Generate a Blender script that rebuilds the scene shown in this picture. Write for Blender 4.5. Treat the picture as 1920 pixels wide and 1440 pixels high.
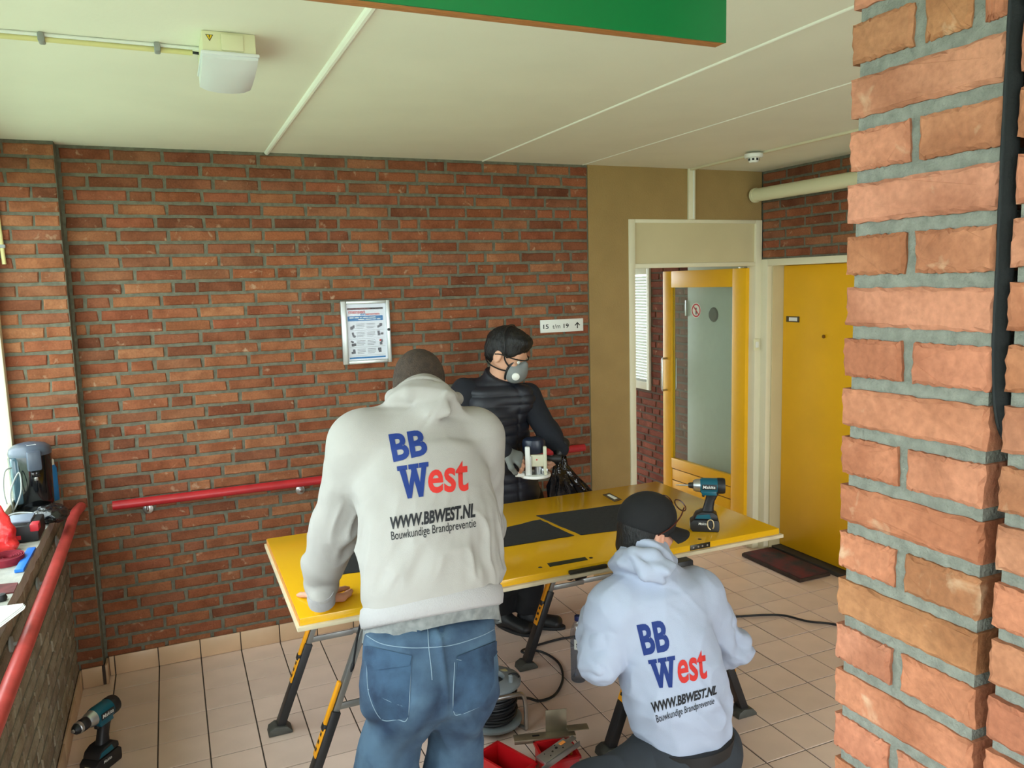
import bpy, bmesh, math, random
import numpy as np
from mathutils import Vector, Matrix
from mathutils.bvhtree import BVHTree

for _o in list(bpy.data.objects):
    bpy.data.objects.remove(_o)
scene = bpy.context.scene
COL = scene.collection

# ------------------------------------------------------------------ camera
# solved from the vanishing points of walls, ceiling joints and floor tiles
FPX = 1475.0
YAW, PITCH, ROLL = 0.40863479, -0.12706694, -0.02730067
CAM = np.array([0.40787422, -4.22478221, 1.885])


def _basis():
    cy, sy = math.cos(YAW), math.sin(YAW)
    f = np.array([sy * math.cos(PITCH), cy * math.cos(PITCH), math.sin(PITCH)])
    r = np.array([cy, -sy, 0.0])
    u = np.cross(r, f)
    c, s = math.cos(ROLL), math.sin(ROLL)
    return c * r + s * u, -s * r + c * u, f


CR, CU, CF = _basis()
cam_data = bpy.data.cameras.new('camera')
cam = bpy.data.objects.new('camera', cam_data)
COL.objects.link(cam)
cam_data.sensor_width = 36.0
cam_data.sensor_fit = 'HORIZONTAL'
cam_data.lens = FPX / 1920.0 * 36.0
cam_data.clip_start = 0.02
m4 = Matrix(((CR[0], CU[0], -CF[0], CAM[0]), (CR[1], CU[1], -CF[1], CAM[1]),
             (CR[2], CU[2], -CF[2], CAM[2]), (0, 0, 0, 1)))
cam.matrix_world = m4
scene.camera = cam


def ray(x, y):
    return (x - 960.0) / FPX * CR - (y - 720.0) / FPX * CU + CF


def on(x, y, ax, v):
    """pixel of the photograph -> point on an axis-aligned plane"""
    d = ray(x, y)
    return CAM + d * ((v - CAM[ax]) / d[ax])


def onX(x, y, v): return on(x, y, 0, v)
def onY(x, y, v): return on(x, y, 1, v)
def onZ(x, y, v=0.0): return on(x, y, 2, v)


# ------------------------------------------------------------------ light
world = bpy.data.worlds.new('overcast_sky')
scene.world = world
world.use_nodes = True
_bg = world.node_tree.nodes['Background']
_bg.inputs[0].default_value = (0.90, 0.96, 1.0, 1)
_bg.inputs[1].default_value = 8.5


def portal(name, loc, rot, sx, sy):
    """portal over a window opening: guides the sky's light, adds none"""
    l = bpy.data.lights.new(name, 'AREA')
    l.shape = 'RECTANGLE'
    l.size, l.size_y = sx, sy
    l.cycles.is_portal = True
    o = bpy.data.objects.new(name, l)
    COL.objects.link(o)
    o.location = loc
    o.rotation_euler = rot
    return o


portal('portal_window', (-0.36, -3.15, 1.72), (0, -math.pi / 2, 0), 1.5, 5.9)
portal('portal_rear', (0.42, -6.38, 1.2), (math.pi / 2, 0, 0), 1.45, 2.4)
portal('portal_rear_side', (2.72, -6.38, 1.2), (math.pi / 2, 0, 0), 2.55, 2.4)
portal('portal_corridor', (3.5, 3.3, 1.3), (-math.pi / 2, 0, 0), 1.1, 2.2)

scene.view_settings.view_transform = 'Standard'
scene.view_settings.look = 'None'
scene.view_settings.exposure = 0.0
scene.view_settings.gamma = 1.0
scene.view_settings.use_curve_mapping = False

# ------------------------------------------------------------------ helpers
TAU = 2 * math.pi


def lin(c):
    o = []
    for v in c[:3]:
        v = v / 255.0
        o.append(v / 12.92 if v <= 0.04045 else ((v + 0.055) / 1.055) ** 2.4)
    return (*o, 1.0)


MATS = {}


def mat(name, rgb, rough=0.6, metal=0.0, var=0.0, vscale=20.0, bump=0.0, bscale=60.0, rgb2=None,
        spec=0.5, coat=0.0, trans=0.0, stretch=None, alpha=None, objrand=0.0, bdist=0.01):
    """procedural principled material: noise-mixed colour, optional bump"""
    if name in MATS:
        return MATS[name]
    m = bpy.data.materials.new(name)
    m.use_nodes = True
    nt = m.node_tree
    b = nt.nodes['Principled BSDF']
    b.inputs['Roughness'].default_value = rough
    b.inputs['Metallic'].default_value = metal
    b.inputs['Specular IOR Level'].default_value = spec
    b.inputs['Coat Weight'].default_value = coat
    b.inputs['Coat Roughness'].default_value = 0.08
    b.inputs['Transmission Weight'].default_value = trans
    c1 = lin(rgb)
    b.inputs['Base Color'].default_value = c1
    tc = nt.nodes.new('ShaderNodeTexCoord')
    src = tc.outputs['Object']
    if stretch:
        mp = nt.nodes.new('ShaderNodeMapping')
        mp.inputs['Scale'].default_value = stretch
        nt.links.new(src, mp.inputs['Vector'])
        src = mp.outputs['Vector']
    if var > 0 or rgb2 is not None:
        n = nt.nodes.new('ShaderNodeTexNoise')
        n.inputs['Scale'].default_value = vscale
        n.inputs['Detail'].default_value = 5.0
        nt.links.new(src, n.inputs['Vector'])
        mx = nt.nodes.new('ShaderNodeMix')
        mx.data_type = 'RGBA'
        if rgb2 is None:
            a = tuple(min(1, v * (1 + var)) for v in c1[:3]) + (1,)
            d = tuple(v * (1 - var) for v in c1[:3]) + (1,)
        else:
            a, d = c1, lin(rgb2)
        mx.inputs[6].default_value = a
        mx.inputs[7].default_value = d
        rp = nt.nodes.new('ShaderNodeValToRGB')
        rp.color_ramp.elements[0].position = 0.35
        rp.color_ramp.elements[1].position = 0.65
        nt.links.new(n.outputs['Fac'], rp.inputs[0])
        nt.links.new(rp.outputs[0], mx.inputs[0])
        out = mx.outputs[2]
        if objrand > 0:
            oi = nt.nodes.new('ShaderNodeObjectInfo')
            hs = nt.nodes.new('ShaderNodeHueSaturation')
            mr = nt.nodes.new('ShaderNodeMapRange')
            mr.inputs[3].default_value = 1 - objrand
            mr.inputs[4].default_value = 1 + objrand
            nt.links.new(oi.outputs['Random'], mr.inputs[0])
            nt.links.new(mr.outputs[0], hs.inputs['Value'])
            nt.links.new(out, hs.inputs['Color'])
            out = hs.outputs[0]
        nt.links.new(out, b.inputs['Base Color'])
    if bump > 0:
        n2 = nt.nodes.new('ShaderNodeTexNoise')
        n2.inputs['Scale'].default_value = bscale
        n2.inputs['Detail'].default_value = 4.0
        nt.links.new(src, n2.inputs['Vector'])
        bp = nt.nodes.new('ShaderNodeBump')
        bp.inputs['Strength'].default_value = bump
        bp.inputs['Distance'].default_value = bdist
        nt.links.new(n2.outputs['Fac'], bp.inputs['Height'])
        nt.links.new(bp.outputs[0], b.inputs['Normal'])
    MATS[name] = m
    return m


def glass_mat(name, tint=(0.9, 0.95, 0.94), refl=0.08, rough=0.0):
    m = bpy.data.materials.new(name)
    m.use_nodes = True
    nt = m.node_tree
    nt.nodes.clear()
    o = nt.nodes.new('ShaderNodeOutputMaterial')
    t = nt.nodes.new('ShaderNodeBsdfTransparent')
    t.inputs[0].default_value = (*tint, 1)
    g = nt.nodes.new('ShaderNodeBsdfGlossy')
    g.inputs['Roughness'].default_value = rough
    mx = nt.nodes.new('ShaderNodeMixShader')
    mx.inputs[0].default_value = refl
    nt.links.new(t.outputs[0], mx.inputs[1])
    nt.links.new(g.outputs[0], mx.inputs[2])
    nt.links.new(mx.outputs[0], o.inputs[0])
    return m


def brick_mat(name, cols, joined=False, scale=1.0):
    """fired-clay brick: one tint per brick, flashed patches, pits and lime smears"""
    m = bpy.data.materials.new(name)
    m.use_nodes = True
    nt = m.node_tree
    N, L = nt.nodes.new, nt.links.new
    b = nt.nodes['Principled BSDF']
    b.inputs['Roughness'].default_value = 0.88
    b.inputs['Specular IOR Level'].default_value = 0.25
    if joined:
        at = N('ShaderNodeAttribute')
        at.attribute_name = 'tint'
        rnd = at.outputs['Fac']
    else:
        oi = N('ShaderNodeObjectInfo')
        rnd = oi.outputs['Random']
    tc = N('ShaderNodeTexCoord')
    ad = N('ShaderNodeVectorMath')
    ad.operation = 'ADD'
    cb = N('ShaderNodeCombineXYZ')
    ml = N('ShaderNodeMath'); ml.operation = 'MULTIPLY'; ml.inputs[1].default_value = 37.0
    L(rnd, ml.inputs[0])
    L(ml.outputs[0], cb.inputs[0]); L(ml.outputs[0], cb.inputs[1]); L(ml.outputs[0], cb.inputs[2])
    L(tc.outputs['Object'], ad.inputs[0]); L(cb.outputs[0], ad.inputs[1])
    rp = N('ShaderNodeValToRGB')
    cr = rp.color_ramp
    while len(cr.elements) < len(cols):
        cr.elements.new(0.5)
    for i, c in enumerate(cols):
        cr.elements[i].position = i / (len(cols) - 1)
        cr.elements[i].color = lin(c)
    L(rnd, rp.inputs[0])
    # flashing: broad darker/browner patches inside one brick
    n1 = N('ShaderNodeTexNoise'); n1.inputs['Scale'].default_value = 9.0 * scale; n1.inputs['Detail'].default_value = 3
    L(ad.outputs[0], n1.inputs['Vector'])
    r1 = N('ShaderNodeValToRGB'); r1.color_ramp.elements[0].position = 0.42; r1.color_ramp.elements[1].position = 0.62
    L(n1.outputs['Fac'], r1.inputs[0])
    mx = N('ShaderNodeMix'); mx.data_type = 'RGBA'; mx.blend_type = 'MULTIPLY'
    mx.inputs[7].default_value = (0.72, 0.66, 0.62, 1)
    L(r1.outputs[0], mx.inputs[0]); L(rp.outputs[0], mx.inputs[6])
    # grain
    n2 = N('ShaderNodeTexNoise'); n2.inputs['Scale'].default_value = 120.0 * scale; n2.inputs['Detail'].default_value = 6
    L(ad.outputs[0], n2.inputs['Vector'])
    m2 = N('ShaderNodeMix'); m2.data_type = 'RGBA'; m2.blend_type = 'OVERLAY'; m2.inputs[0].default_value = 0.35
    L(mx.outputs[2], m2.inputs[6]); L(n2.outputs['Fac'], m2.inputs[7])
    hs = N('ShaderNodeHueSaturation'); hs.inputs['Saturation'].default_value = 1.0
    L(m2.outputs[2], hs.inputs['Color'])
    # lime smears
    n3 = N('ShaderNodeTexNoise'); n3.inputs['Scale'].default_value = 22.0 * scale; n3.inputs['Detail'].default_value = 7
    n3.inputs['Distortion'].default_value = 0.6
    L(ad.outputs[0], n3.inputs['Vector'])
    r3 = N('ShaderNodeValToRGB'); r3.color_ramp.elements[0].position = 0.64; r3.color_ramp.elements[1].position = 0.76
    L(n3.outputs['Fac'], r3.inputs[0])
    m3 = N('ShaderNodeMath'); m3.operation = 'MULTIPLY'; m3.inputs[1].default_value = 0.45
    L(r3.outputs[0], m3.inputs[0])
    m4_ = N('ShaderNodeMix'); m4_.data_type = 'RGBA'; m4_.inputs[7].default_value = lin((205, 180, 150))
    L(m3.outputs[0], m4_.inputs[0]); L(hs.outputs[0], m4_.inputs[6])
    L(m4_.outputs[2], b.inputs['Base Color'])
    bp = N('ShaderNodeBump'); bp.inputs['Strength'].default_value = 0.55; bp.inputs['Distance'].default_value = 0.004 / scale
    mm = N('ShaderNodeMath'); mm.operation = 'ADD'
    L(n2.outputs['Fac'], mm.inputs[0]); L(n3.outputs['Fac'], mm.inputs[1])
    L(mm.outputs[0], bp.inputs['Height']); L(bp.outputs[0], b.inputs['Normal'])
    return m


def props(o, label=None, cat=None, group=None, kind=None):
    if label: o['label'] = label
    if cat: o['category'] = cat
    if group: o['group'] = group
    if kind: o['kind'] = kind
    return o


def thing(name, label, cat, loc=(0, 0, 0), rotz=0.0, group=None, kind=None):
    o = bpy.data.objects.new(name, None)
    o.empty_display_size = 0.05
    COL.objects.link(o)
    o.location = loc
    o.rotation_euler = (0, 0, rotz)
    return props(o, label, cat, group, kind)


def link(name, me, m, parent=None, loc=(0, 0, 0), rot=(0, 0, 0)):
    o = bpy.data.objects.new(name, me)
    COL.objects.link(o)
    if m is not None and not me.materials:
        me.materials.append(m)
    o.location = loc
    o.rotation_euler = rot
    if parent is not None:
        o.parent = parent
    return o


class MB:
    """collects shapes, builds ONE mesh"""

    def __init__(self):
        self.v, self.f = [], []

    def add(self, vs, fs):
        n = len(self.v)
        self.v += [tuple(p) for p in vs]
        self.f += [tuple(i + n for i in f) for f in fs]
        return self

    def box(self, x0, y0, z0, x1, y1, z1, bev=0.0):
        if bev <= 0:
            vs = [(x, y, z) for x in (x0, x1) for y in (y0, y1) for z in (z0, z1)]
            fs = [(0, 1, 3, 2), (4, 6, 7, 5), (0, 4, 5, 1), (2, 3, 7, 6), (0, 2, 6, 4), (1, 5, 7, 3)]
            return self.add(vs, fs)
        bm = bmesh.new()
        bmesh.ops.create_cube(bm, size=1)
        for v in bm.verts:
            v.co = Vector(((x0 + x1) / 2 + v.co.x * (x1 - x0), (y0 + y1) / 2 + v.co.y * (y1 - y0),
                           (z0 + z1) / 2 + v.co.z * (z1 - z0)))
        bev = min(bev, 0.49 * min(abs(x1 - x0), abs(y1 - y0), abs(z1 - z0)))
        bmesh.ops.bevel(bm, geom=bm.edges[:], offset=bev, segments=2, profile=0.5, affect='EDGES')
        return self._bm(bm)

    def _bm(self, bm, M=None):
        if M is not None:
            bm.transform(M)
        bm.verts.index_update()
        self.add([tuple(v.co) for v in bm.verts], [tuple(v.index for v in f.verts) for f in bm.faces])
        bm.free()
        return self

    def obox(self, c, ax, ay, az, hx, hy, hz, bev=0.0):
        """oriented box: centre, three unit axes, half sizes"""
        s = MB().box(-hx, -hy, -hz, hx, hy, hz, bev)
        A = np.array([ax, ay, az], float)
        P = np.array(s.v) @ A + np.array(c, float)
        return self.add(P, s.f)

    def tube(self, pts, r, seg=12, caps=True, closed=False):
        P = np.array(pts, float)
        n = len(P)
        R = np.array([r] * n if np.isscalar(r) else r, float)
        if closed:
            T = np.roll(P, -1, 0) - np.roll(P, 1, 0)
        else:
            T = np.gradient(P, axis=0)
        T /= np.linalg.norm(T, axis=1)[:, None] + 1e-12
        a = np.array([0, 0, 1.0]) if abs(T[0][2]) < 0.9 else np.array([1.0, 0, 0])
        u = np.cross(T[0], a); u /= np.linalg.norm(u)
        vs, fs = [], []
        for i in range(n):
            u = u - T[i] * (u @ T[i]); u /= np.linalg.norm(u)
            w = np.cross(T[i], u)
            for k in range(seg):
                t = TAU * k / seg
                vs.append(P[i] + R[i] * (math.cos(t) * u + math.sin(t) * w))
        m = n if closed else n - 1
        for i in range(m):
            j = (i + 1) % n
            for k in range(seg):
                q = (k + 1) % seg
                fs.append((i * seg + k, i * seg + q, j * seg + q, j * seg + k))
        if caps and not closed:
            fs.append(tuple(range(seg))[::-1])
            fs.append(tuple((n - 1) * seg + k for k in range(seg)))
        return self.add(vs, fs)

    def lathe(self, prof, c=(0, 0, 0), axis=(0, 0, 1), seg=28, sx=1.0, sy=1.0, side=None):
        """profile [(r, h)] turned about an axis"""
        A = np.array(axis, float); A /= np.linalg.norm(A)
        a = np.array(side if side is not None else ([1.0, 0, 0] if abs(A[0]) < 0.9 else [0, 1.0, 0]), float)
        a = a - A * (a @ A); a /= np.linalg.norm(a)
        b = np.cross(A, a)
        vs, fs = [], []
        c = np.array(c, float)
        for r, h in prof:
            for k in range(seg):
                t = TAU * k / seg
                vs.append(c + A * h + r * (sx * math.cos(t) * a + sy * math.sin(t) * b))
        for i in range(len(prof) - 1):
            for k in range(seg):
                q = (k + 1) % seg
                fs.append((i * seg + k, i * seg + q, (i + 1) * seg + q, (i + 1) * seg + k))
        if prof[0][0] > 1e-6: fs.append(tuple(range(seg))[::-1])
        if prof[-1][0] > 1e-6: fs.append(tuple((len(prof) - 1) * seg + k for k in range(seg)))
        return self.add(vs, fs)

    def prism(self, poly, h0, h1, plane='xy'):
        """2-D polygon extruded along the third axis"""
        def P(a, b, h):
            return {'xy': (a, b, h), 'xz': (a, h, b), 'yz': (h, a, b)}[plane]
        n = len(poly)
        vs = [P(a, b, h0) for a, b in poly] + [P(a, b, h1) for a, b in poly]
        fs = [tuple(range(n))[::-1], tuple(range(n, 2 * n))]
        for i in range(n):
            j = (i + 1) % n
            fs.append((i, j, n + j, n + i))
        return self.add(vs, fs)

    def build(self, name, m, parent=None, org=(0, 0, 0), smooth=35, loc=None, fix=True, bev=0.0):
        me = bpy.data.meshes.new(name)
        o = np.array(org, float)
        me.from_pydata([tuple(np.array(p) - o) for p in self.v], [], self.f)
        if fix or bev > 0:
            bm = bmesh.new(); bm.from_mesh(me)
            bmesh.ops.recalc_face_normals(bm, faces=bm.faces[:])
            if bev > 0:
                es = [e for e in bm.edges if len(e.link_faces) == 2 and e.calc_face_angle(0) > 0.5]
                bmesh.ops.bevel(bm, geom=es, offset=bev, segments=2, profile=0.5, affect='EDGES', clamp_overlap=True)
            bm.to_mesh(me); bm.free()
        if smooth:
            me.polygons.foreach_set('use_smooth', [True] * len(me.polygons))
            me.set_sharp_from_angle(angle=math.radians(smooth))
        return link(name, me, m, parent, loc if loc is not None else (0, 0, 0))


def arc(c, r, a0, a1, n, plane='xy', z=0.0):
    o = []
    for i in range(n + 1):
        t = a0 + (a1 - a0) * i / n
        x, y = c[0] + r * math.cos(t), c[1] + r * math.sin(t)
        o.append({'xy': (x, y, z), 'xz': (x, z, y), 'yz': (z, x, y)}[plane])
    return o


def spline(pts, n=8, closed=False):
    """Catmull-Rom through the points"""
    P = [np.array(p, float) for p in pts]
    N = len(P)
    out = []
    rng = range(N if closed else N - 1)
    for i in rng:
        p1, p2 = P[i], P[(i + 1) % N]
        p0 = P[(i - 1) % N] if closed or i > 0 else 2 * p1 - p2
        p3 = P[(i + 2) % N] if closed or i < N - 2 else 2 * p2 - p1
        for k in range(n):
            t = k / n
            out.append(0.5 * (2 * p1 + (p2 - p0) * t + (2 * p0 - 5 * p1 + 4 * p2 - p3) * t * t + (3 * p1 - p0 - 3 * p2 + p3) * t ** 3))
    if not closed:
        out.append(P[-1])
    return out


def nrm(v):
    v = np.array(v, float)
    return v / (np.linalg.norm(v) + 1e-12)


# ---- flat lettering -------------------------------------------------------
_TXT = {}


def glyphs(body, bold=0.0, shear=0.0, space=1.0):
    """built-in font as triangles, scaled into the unit square"""
    key = (body, bold, shear, space)
    if key in _TXT:
        return _TXT[key]
    cu = bpy.data.curves.new('lettering', 'FONT')
    cu.body = body
    cu.offset = bold
    cu.shear = shear
    cu.space_character = space
    cu.resolution_u = 4
    o = bpy.data.objects.new('lettering', cu)
    COL.objects.link(o)
    dg = bpy.context.evaluated_depsgraph_get()
    me = bpy.data.meshes.new_from_object(o.evaluated_get(dg))
    P = np.array([v.co[:2] for v in me.vertices])
    F = [tuple(p.vertices) for p in me.polygons]
    bpy.data.objects.remove(o)
    bpy.data.curves.remove(cu)
    bpy.data.meshes.remove(me)
    P = (P - P.min(0)) / (P.max(0) - P.min(0))
    _TXT[key] = (P, F)
    return P, F


def slab_W():
    """capital W with slab serifs in the unit square"""
    polys = []
    def stroke(x0, x1, w0, w1):
        polys.append([(x0, 0.9), (x0 + w0, 0.9), (x1 + w1, 0.0), (x1, 0.0)])
    stroke(0.06, 0.24, 0.20, 0.15)
    stroke(0.42, 0.64, 0.18, 0.17)
    polys.append([(0.24, 0.0), (0.39, 0.0), (0.62, 0.9), (0.47, 0.9)])
    polys.append([(0.64, 0.0), (0.80, 0.0), (0.94, 0.9), (0.78, 0.9)])
    for a, b in ((0.0, 0.32), (0.36, 0.68), (0.70, 1.0)):
        polys.append([(a, 0.86), (b, 0.86), (b, 1.0), (a, 1.0)])
    V, F = [], []
    for p in polys:
        F.append(tuple(range(len(V), len(V) + 4)))
        V += p
    return np.array(V), F


def cut2d(P, F, nx, ny):
    """cut a flat mesh along a grid so that it can follow a curved surface"""
    bm = bmesh.new()
    vs = [bm.verts.new((p[0], p[1], 0)) for p in P]
    for f in F:
        try:
            bm.faces.new([vs[i] for i in f])
        except ValueError:
            pass
    for ax, n in ((0, nx), (1, ny)):
        for i in range(1, n):
            no = (1, 0, 0) if ax == 0 else (0, 1, 0)
            co = (i / n, 0, 0) if ax == 0 else (0, i / n, 0)
            bmesh.ops.bisect_plane(bm, geom=bm.verts[:] + bm.edges[:] + bm.faces[:], plane_co=co, plane_no=no)
    bmesh.ops.triangulate(bm, faces=bm.faces[:])
    bm.verts.index_update()
    P2 = np.array([v.co[:2] for v in bm.verts])
    F2 = [tuple(v.index for v in f.verts) for f in bm.faces]
    bm.free()
    return P2, F2


def flat_text(name, body, quad, m, parent, org=(0, 0, 0), bold=0.0, shear=0.0, off=(0, 0, 0), gl=None):
    """lettering on a flat face: quad = TL, TR, BL corners in space"""
    P, F = gl if gl is not None else glyphs(body, bold, shear)
    TL, TR, BL = (np.array(q, float) for q in quad)
    V = [BL + p[0] * (TR - TL) + p[1] * (TL - BL) + np.array(off) - np.array(org) for p in P]
    me = bpy.data.meshes.new(name)
    me.from_pydata([tuple(v) for v in V], [], F)
    return link(name, me, m, parent)
# ================================================================== SETTING
CEIL = 2.573
M_mortar = mat('mortar_grey', (106, 103, 88), 0.95, var=0.18, vscale=40, bump=0.6, bscale=160, bdist=0.004)
M_mortar_near = mat('mortar_near', (118, 117, 108), 0.95, var=0.16, vscale=70, bump=0.9, bscale=220, bdist=0.004)
M_grout = mat('grout_dark', (70, 58, 50), 0.9, var=0.1)
M_tile = mat('floor_tile_beige', (230, 203, 188), 0.32, var=0.05, vscale=5, objrand=0.05, spec=0.5)
M_tileJ = mat('floor_tile_beige_far', (230, 203, 188), 0.32, var=0.05, vscale=5, spec=0.5)
M_plinth = mat('plinth_tile', (206, 172, 138), 0.35, var=0.06, vscale=6, objrand=0.05)
M_ceil = mat('ceiling_cream', (238, 236, 220), 0.9, var=0.02, vscale=3, bump=0.12, bscale=90, bdist=0.003)
M_bead = mat('joint_bead', (246, 245, 234), 0.7)
M_tan = mat('tan_render', (158, 130, 82), 0.92, var=0.05, vscale=6, bump=0.5, bscale=110, bdist=0.004)
M_cream = mat('cream_paint', (226, 219, 190), 0.5, var=0.02, vscale=5)
M_creamdk = mat('beige_panel', (205, 192, 152), 0.6, var=0.03, vscale=4)
M_white = mat('white_paint', (232, 234, 228), 0.45)
M_yellow = mat('yellow_paint', (240, 180, 18), 0.32, var=0.03, vscale=4, spec=0.5)
M_sill = mat('sill_concrete', (168, 166, 158), 0.8, var=0.1, vscale=25, bump=0.4, bscale=90, bdist=0.004)
M_glass = glass_mat('window_glass')
M_steel = mat('brushed_steel', (190, 190, 188), 0.3, 1.0, var=0.06, vscale=60)
M_black = mat('black_plastic', (22, 22, 24), 0.45)
M_dark = mat('dark_rubber', (34, 34, 36), 0.7)
BR_COLS = [(112, 66, 46), (136, 82, 56), (154, 98, 66), (144, 82, 57), (134, 86, 62), (162, 107, 74), (124, 71, 50), (148, 88, 57)]
M_brick = brick_mat('red_brick', BR_COLS)
M_brickJ = brick_mat('red_brick_joined', BR_COLS, joined=True)
M_brickN = brick_mat('near_brick', [(160, 108, 78), (174, 111, 86), (166, 105, 76), (178, 119, 96), (156, 106, 72), (172, 109, 82)], scale=1.0)
M_brickG = brick_mat('grimy_brick', [(150, 138, 120), (160, 148, 128), (142, 128, 112), (154, 144, 126)])


def brick_mesh(Ln, Ht, D, rng, npl=4, nph=1, jit=0.0018, bev=0.004, name='brick'):
    """one irregular brick: worn arrises, slightly bowed outline; front is local -y"""
    pts = []
    x0, x1, z0, z1 = -Ln / 2, Ln / 2, -Ht / 2, Ht / 2
    for i in range(npl): pts.append((x0 + (x1 - x0) * i / npl, z0))
    for i in range(nph): pts.append((x1, z0 + (z1 - z0) * i / nph))
    for i in range(npl): pts.append((x1 + (x0 - x1) * i / npl, z1))
    for i in range(nph): pts.append((x0, z1 + (z0 - z1) * i / nph))
    n = len(pts)
    pts = [(p[0] + rng.uniform(-jit, jit) * 1.4, p[1] + rng.uniform(-jit, jit)) for p in pts]
    V, F = [], []
    for p in pts:
        s = rng.uniform(0.7, 1.6) * bev
        sx = 1 - 2 * s / Ln; sz = 1 - 2 * s / Ht
        V.append((p[0] * sx, rng.uniform(-0.0006, 0.0012), p[1] * sz))
    for p in pts: V.append((p[0], bev * rng.uniform(0.8, 1.4), p[1]))
    for p in pts: V.append((p[0], D, p[1]))
    F.append(tuple(range(n)))
    for k in (0, 1):
        for i in range(n):
            j = (i + 1) % n
            F.append((k * n + i, (k + 1) * n + i, (k + 1) * n + j, k * n + j))
    me = bpy.data.meshes.new(name)
    me.from_pydata(V, [], F)
    return me


def join_bricks(name, items, m, parent):
    """items: (mesh, x, z, y) placed in the parent's frame -> one mesh"""
    V, F, T = [], [], []
    rng = random.Random(5)
    for me, x, y, z in items:
        n = len(V)
        V += [(v.co.x + x, v.co.y + y, v.co.z + z) for v in me.vertices]
        F += [tuple(i + n for i in p.vertices) for p in me.polygons]
        T += [rng.random()] * len(me.vertices)
    me = bpy.data.meshes.new(name)
    me.from_pydata(V, [], F)
    a = me.attributes.new('tint', 'FLOAT', 'POINT')
    a.data.foreach_set('value', T)
    o = link(name, me, m, parent)
    o['kind'] = 'stuff'
    return o


CRS = 0.0625


class Bricks:
    """library of shared brick meshes by length"""

    def __init__(self, depth, seed, npl=4, nph=1, jit=0.0018, bev=0.004):
        self.d, self.rng, self.lib = depth, random.Random(seed), {}
        self.a = (npl, nph, jit, bev)

    def get(self, Ln, nvar=4):
        k = round(round(Ln * 200) / 200, 4)
        if k not in self.lib:
            self.lib[k] = [brick_mesh(k, CRS - 0.0155, self.d, self.rng, *self.a) for _ in range(nvar)]
        return self.rng.choice(self.lib[k])


def rows(x0, x1, z0, z1, rng, ztop=2.565):
    """wild bond: stretchers with headers thrown in, joints of 11 mm"""
    out = []
    k = 0
    z = ztop
    while z > z0 + 0.02:
        zc = z - CRS / 2
        if zc < z1 + CRS / 2:
            x = x0 + (0.0 if k % 2 == 0 else 0.0)
            first = rng.choice((0.165, 0.165, 0.055)) if k % 2 else rng.choice((0.2205, 0.2205, 0.11))
            Ln = first
            while x < x1 - 0.03:
                Ln = min(Ln, x1 - x)
                if x1 - x - Ln < 0.045: Ln = x1 - x
                out.append((x + Ln / 2, zc, Ln - 0.0145))
                x += Ln
                Ln = 0.11 if rng.random() < 0.2 else 0.2205
        z -= CRS
        k += 1
    return out


def lay(parent, items, lib, m, mj, keep=None, limit=300, holes=(), yoff=0.0, rng=None):
    """bricks as parts; those past the limit joined into one"""
    rng = rng or random.Random(3)
    ok = []
    for x, z, Ln in items:
        if any(x + Ln / 2 > h[0] and x - Ln / 2 < h[1] and z + 0.02 > h[2] and z - 0.02 < h[3] for h in holes):
            # trim against the hole when the brick only partly enters it
            h = next(h for h in holes if x + Ln / 2 > h[0] and x - Ln / 2 < h[1] and z + 0.02 > h[2] and z - 0.02 < h[3])
            a, b = x - Ln / 2, x + Ln / 2
            if a < h[0] - 0.04: b = h[0] - 0.006
            elif b > h[1] + 0.04: a = h[1] + 0.006
            else: continue
            x, Ln = (a + b) / 2, b - a
        ok.append((x, z, Ln))
    if keep: ok.sort(key=keep)
    for i, (x, z, Ln) in enumerate(ok[:limit]):
        o = link('brick', lib.get(Ln), m, parent, (x, yoff + rng.uniform(-0.0015, 0.0015), z))
        o.rotation_euler = (0, rng.uniform(-0.004, 0.004), 0)
    rest = ok[limit:]
    if rest:
        join_bricks('brick', [(lib.get(Ln), x, yoff + rng.uniform(-0.0015, 0.0015), z) for x, z, Ln in rest], mj, parent)


# ---- floor ----------------------------------------------------------------
floor = MB().box(-0.6, -6.5, -0.12, 4.4, 3.4, -0.0035).build('floor', M_grout, smooth=0)
props(floor, 'beige square ceramic tile floor with dark joints', 'floor', kind='structure')
TX, TY, X0, Y0 = 0.1988, 0.2008, 0.234, -0.173
tile_me = MB().box(-TX / 2 + 0.0028, -TY / 2 + 0.0028, -0.010, TX / 2 - 0.0028, TY / 2 - 0.0028, 0.0).build('floor_tile', M_tile, floor, smooth=0).data
bpy.data.objects.remove(bpy.data.objects['floor_tile'])
bm = bmesh.new(); bm.from_mesh(tile_me)
bmesh.ops.bevel(bm, geom=[e for e in bm.edges if all(v.co.z > -0.001 for v in e.verts)], offset=0.0012, segments=1, affect='EDGES')
bm.to_mesh(tile_me); bm.free()
cand = []
for i in range(-3, 22):
    for j in range(-16, 30):
        cx, cy = X0 + TX * (i + 0.5), Y0 - TY * (j + 0.5)
        if cx > 4.35 or cx < -0.12 or cy > 3.3 or cy < -6.4: continue
        if cy > 0.05 and cx < 2.9: continue
        if abs(cx) < 0.1 and cy > 0.05: continue
        d = np.array([cx, cy, 0]) - CAM
        w = d @ CF
        px, py = 960 + FPX * (d @ CR) / w, 720 - FPX * (d @ CU) / w
        vis = w > 0.3 and -60 < px < 1640 and py < 1480
        if cy > 0 and cy < 3.3: vis = vis and px > 1150
        cand.append((0 if vis else 1, w, cx, cy))
cand.sort()
rest = []
for n, (nv, w, cx, cy) in enumerate(cand):
    if n < 300 and not nv:
        o = link('floor_tile', tile_me, M_tile, floor, (cx, cy, random.Random(n).uniform(-0.0006, 0.0006)))
    else:
        rest.append((tile_me, cx, cy, 0.0))
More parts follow.
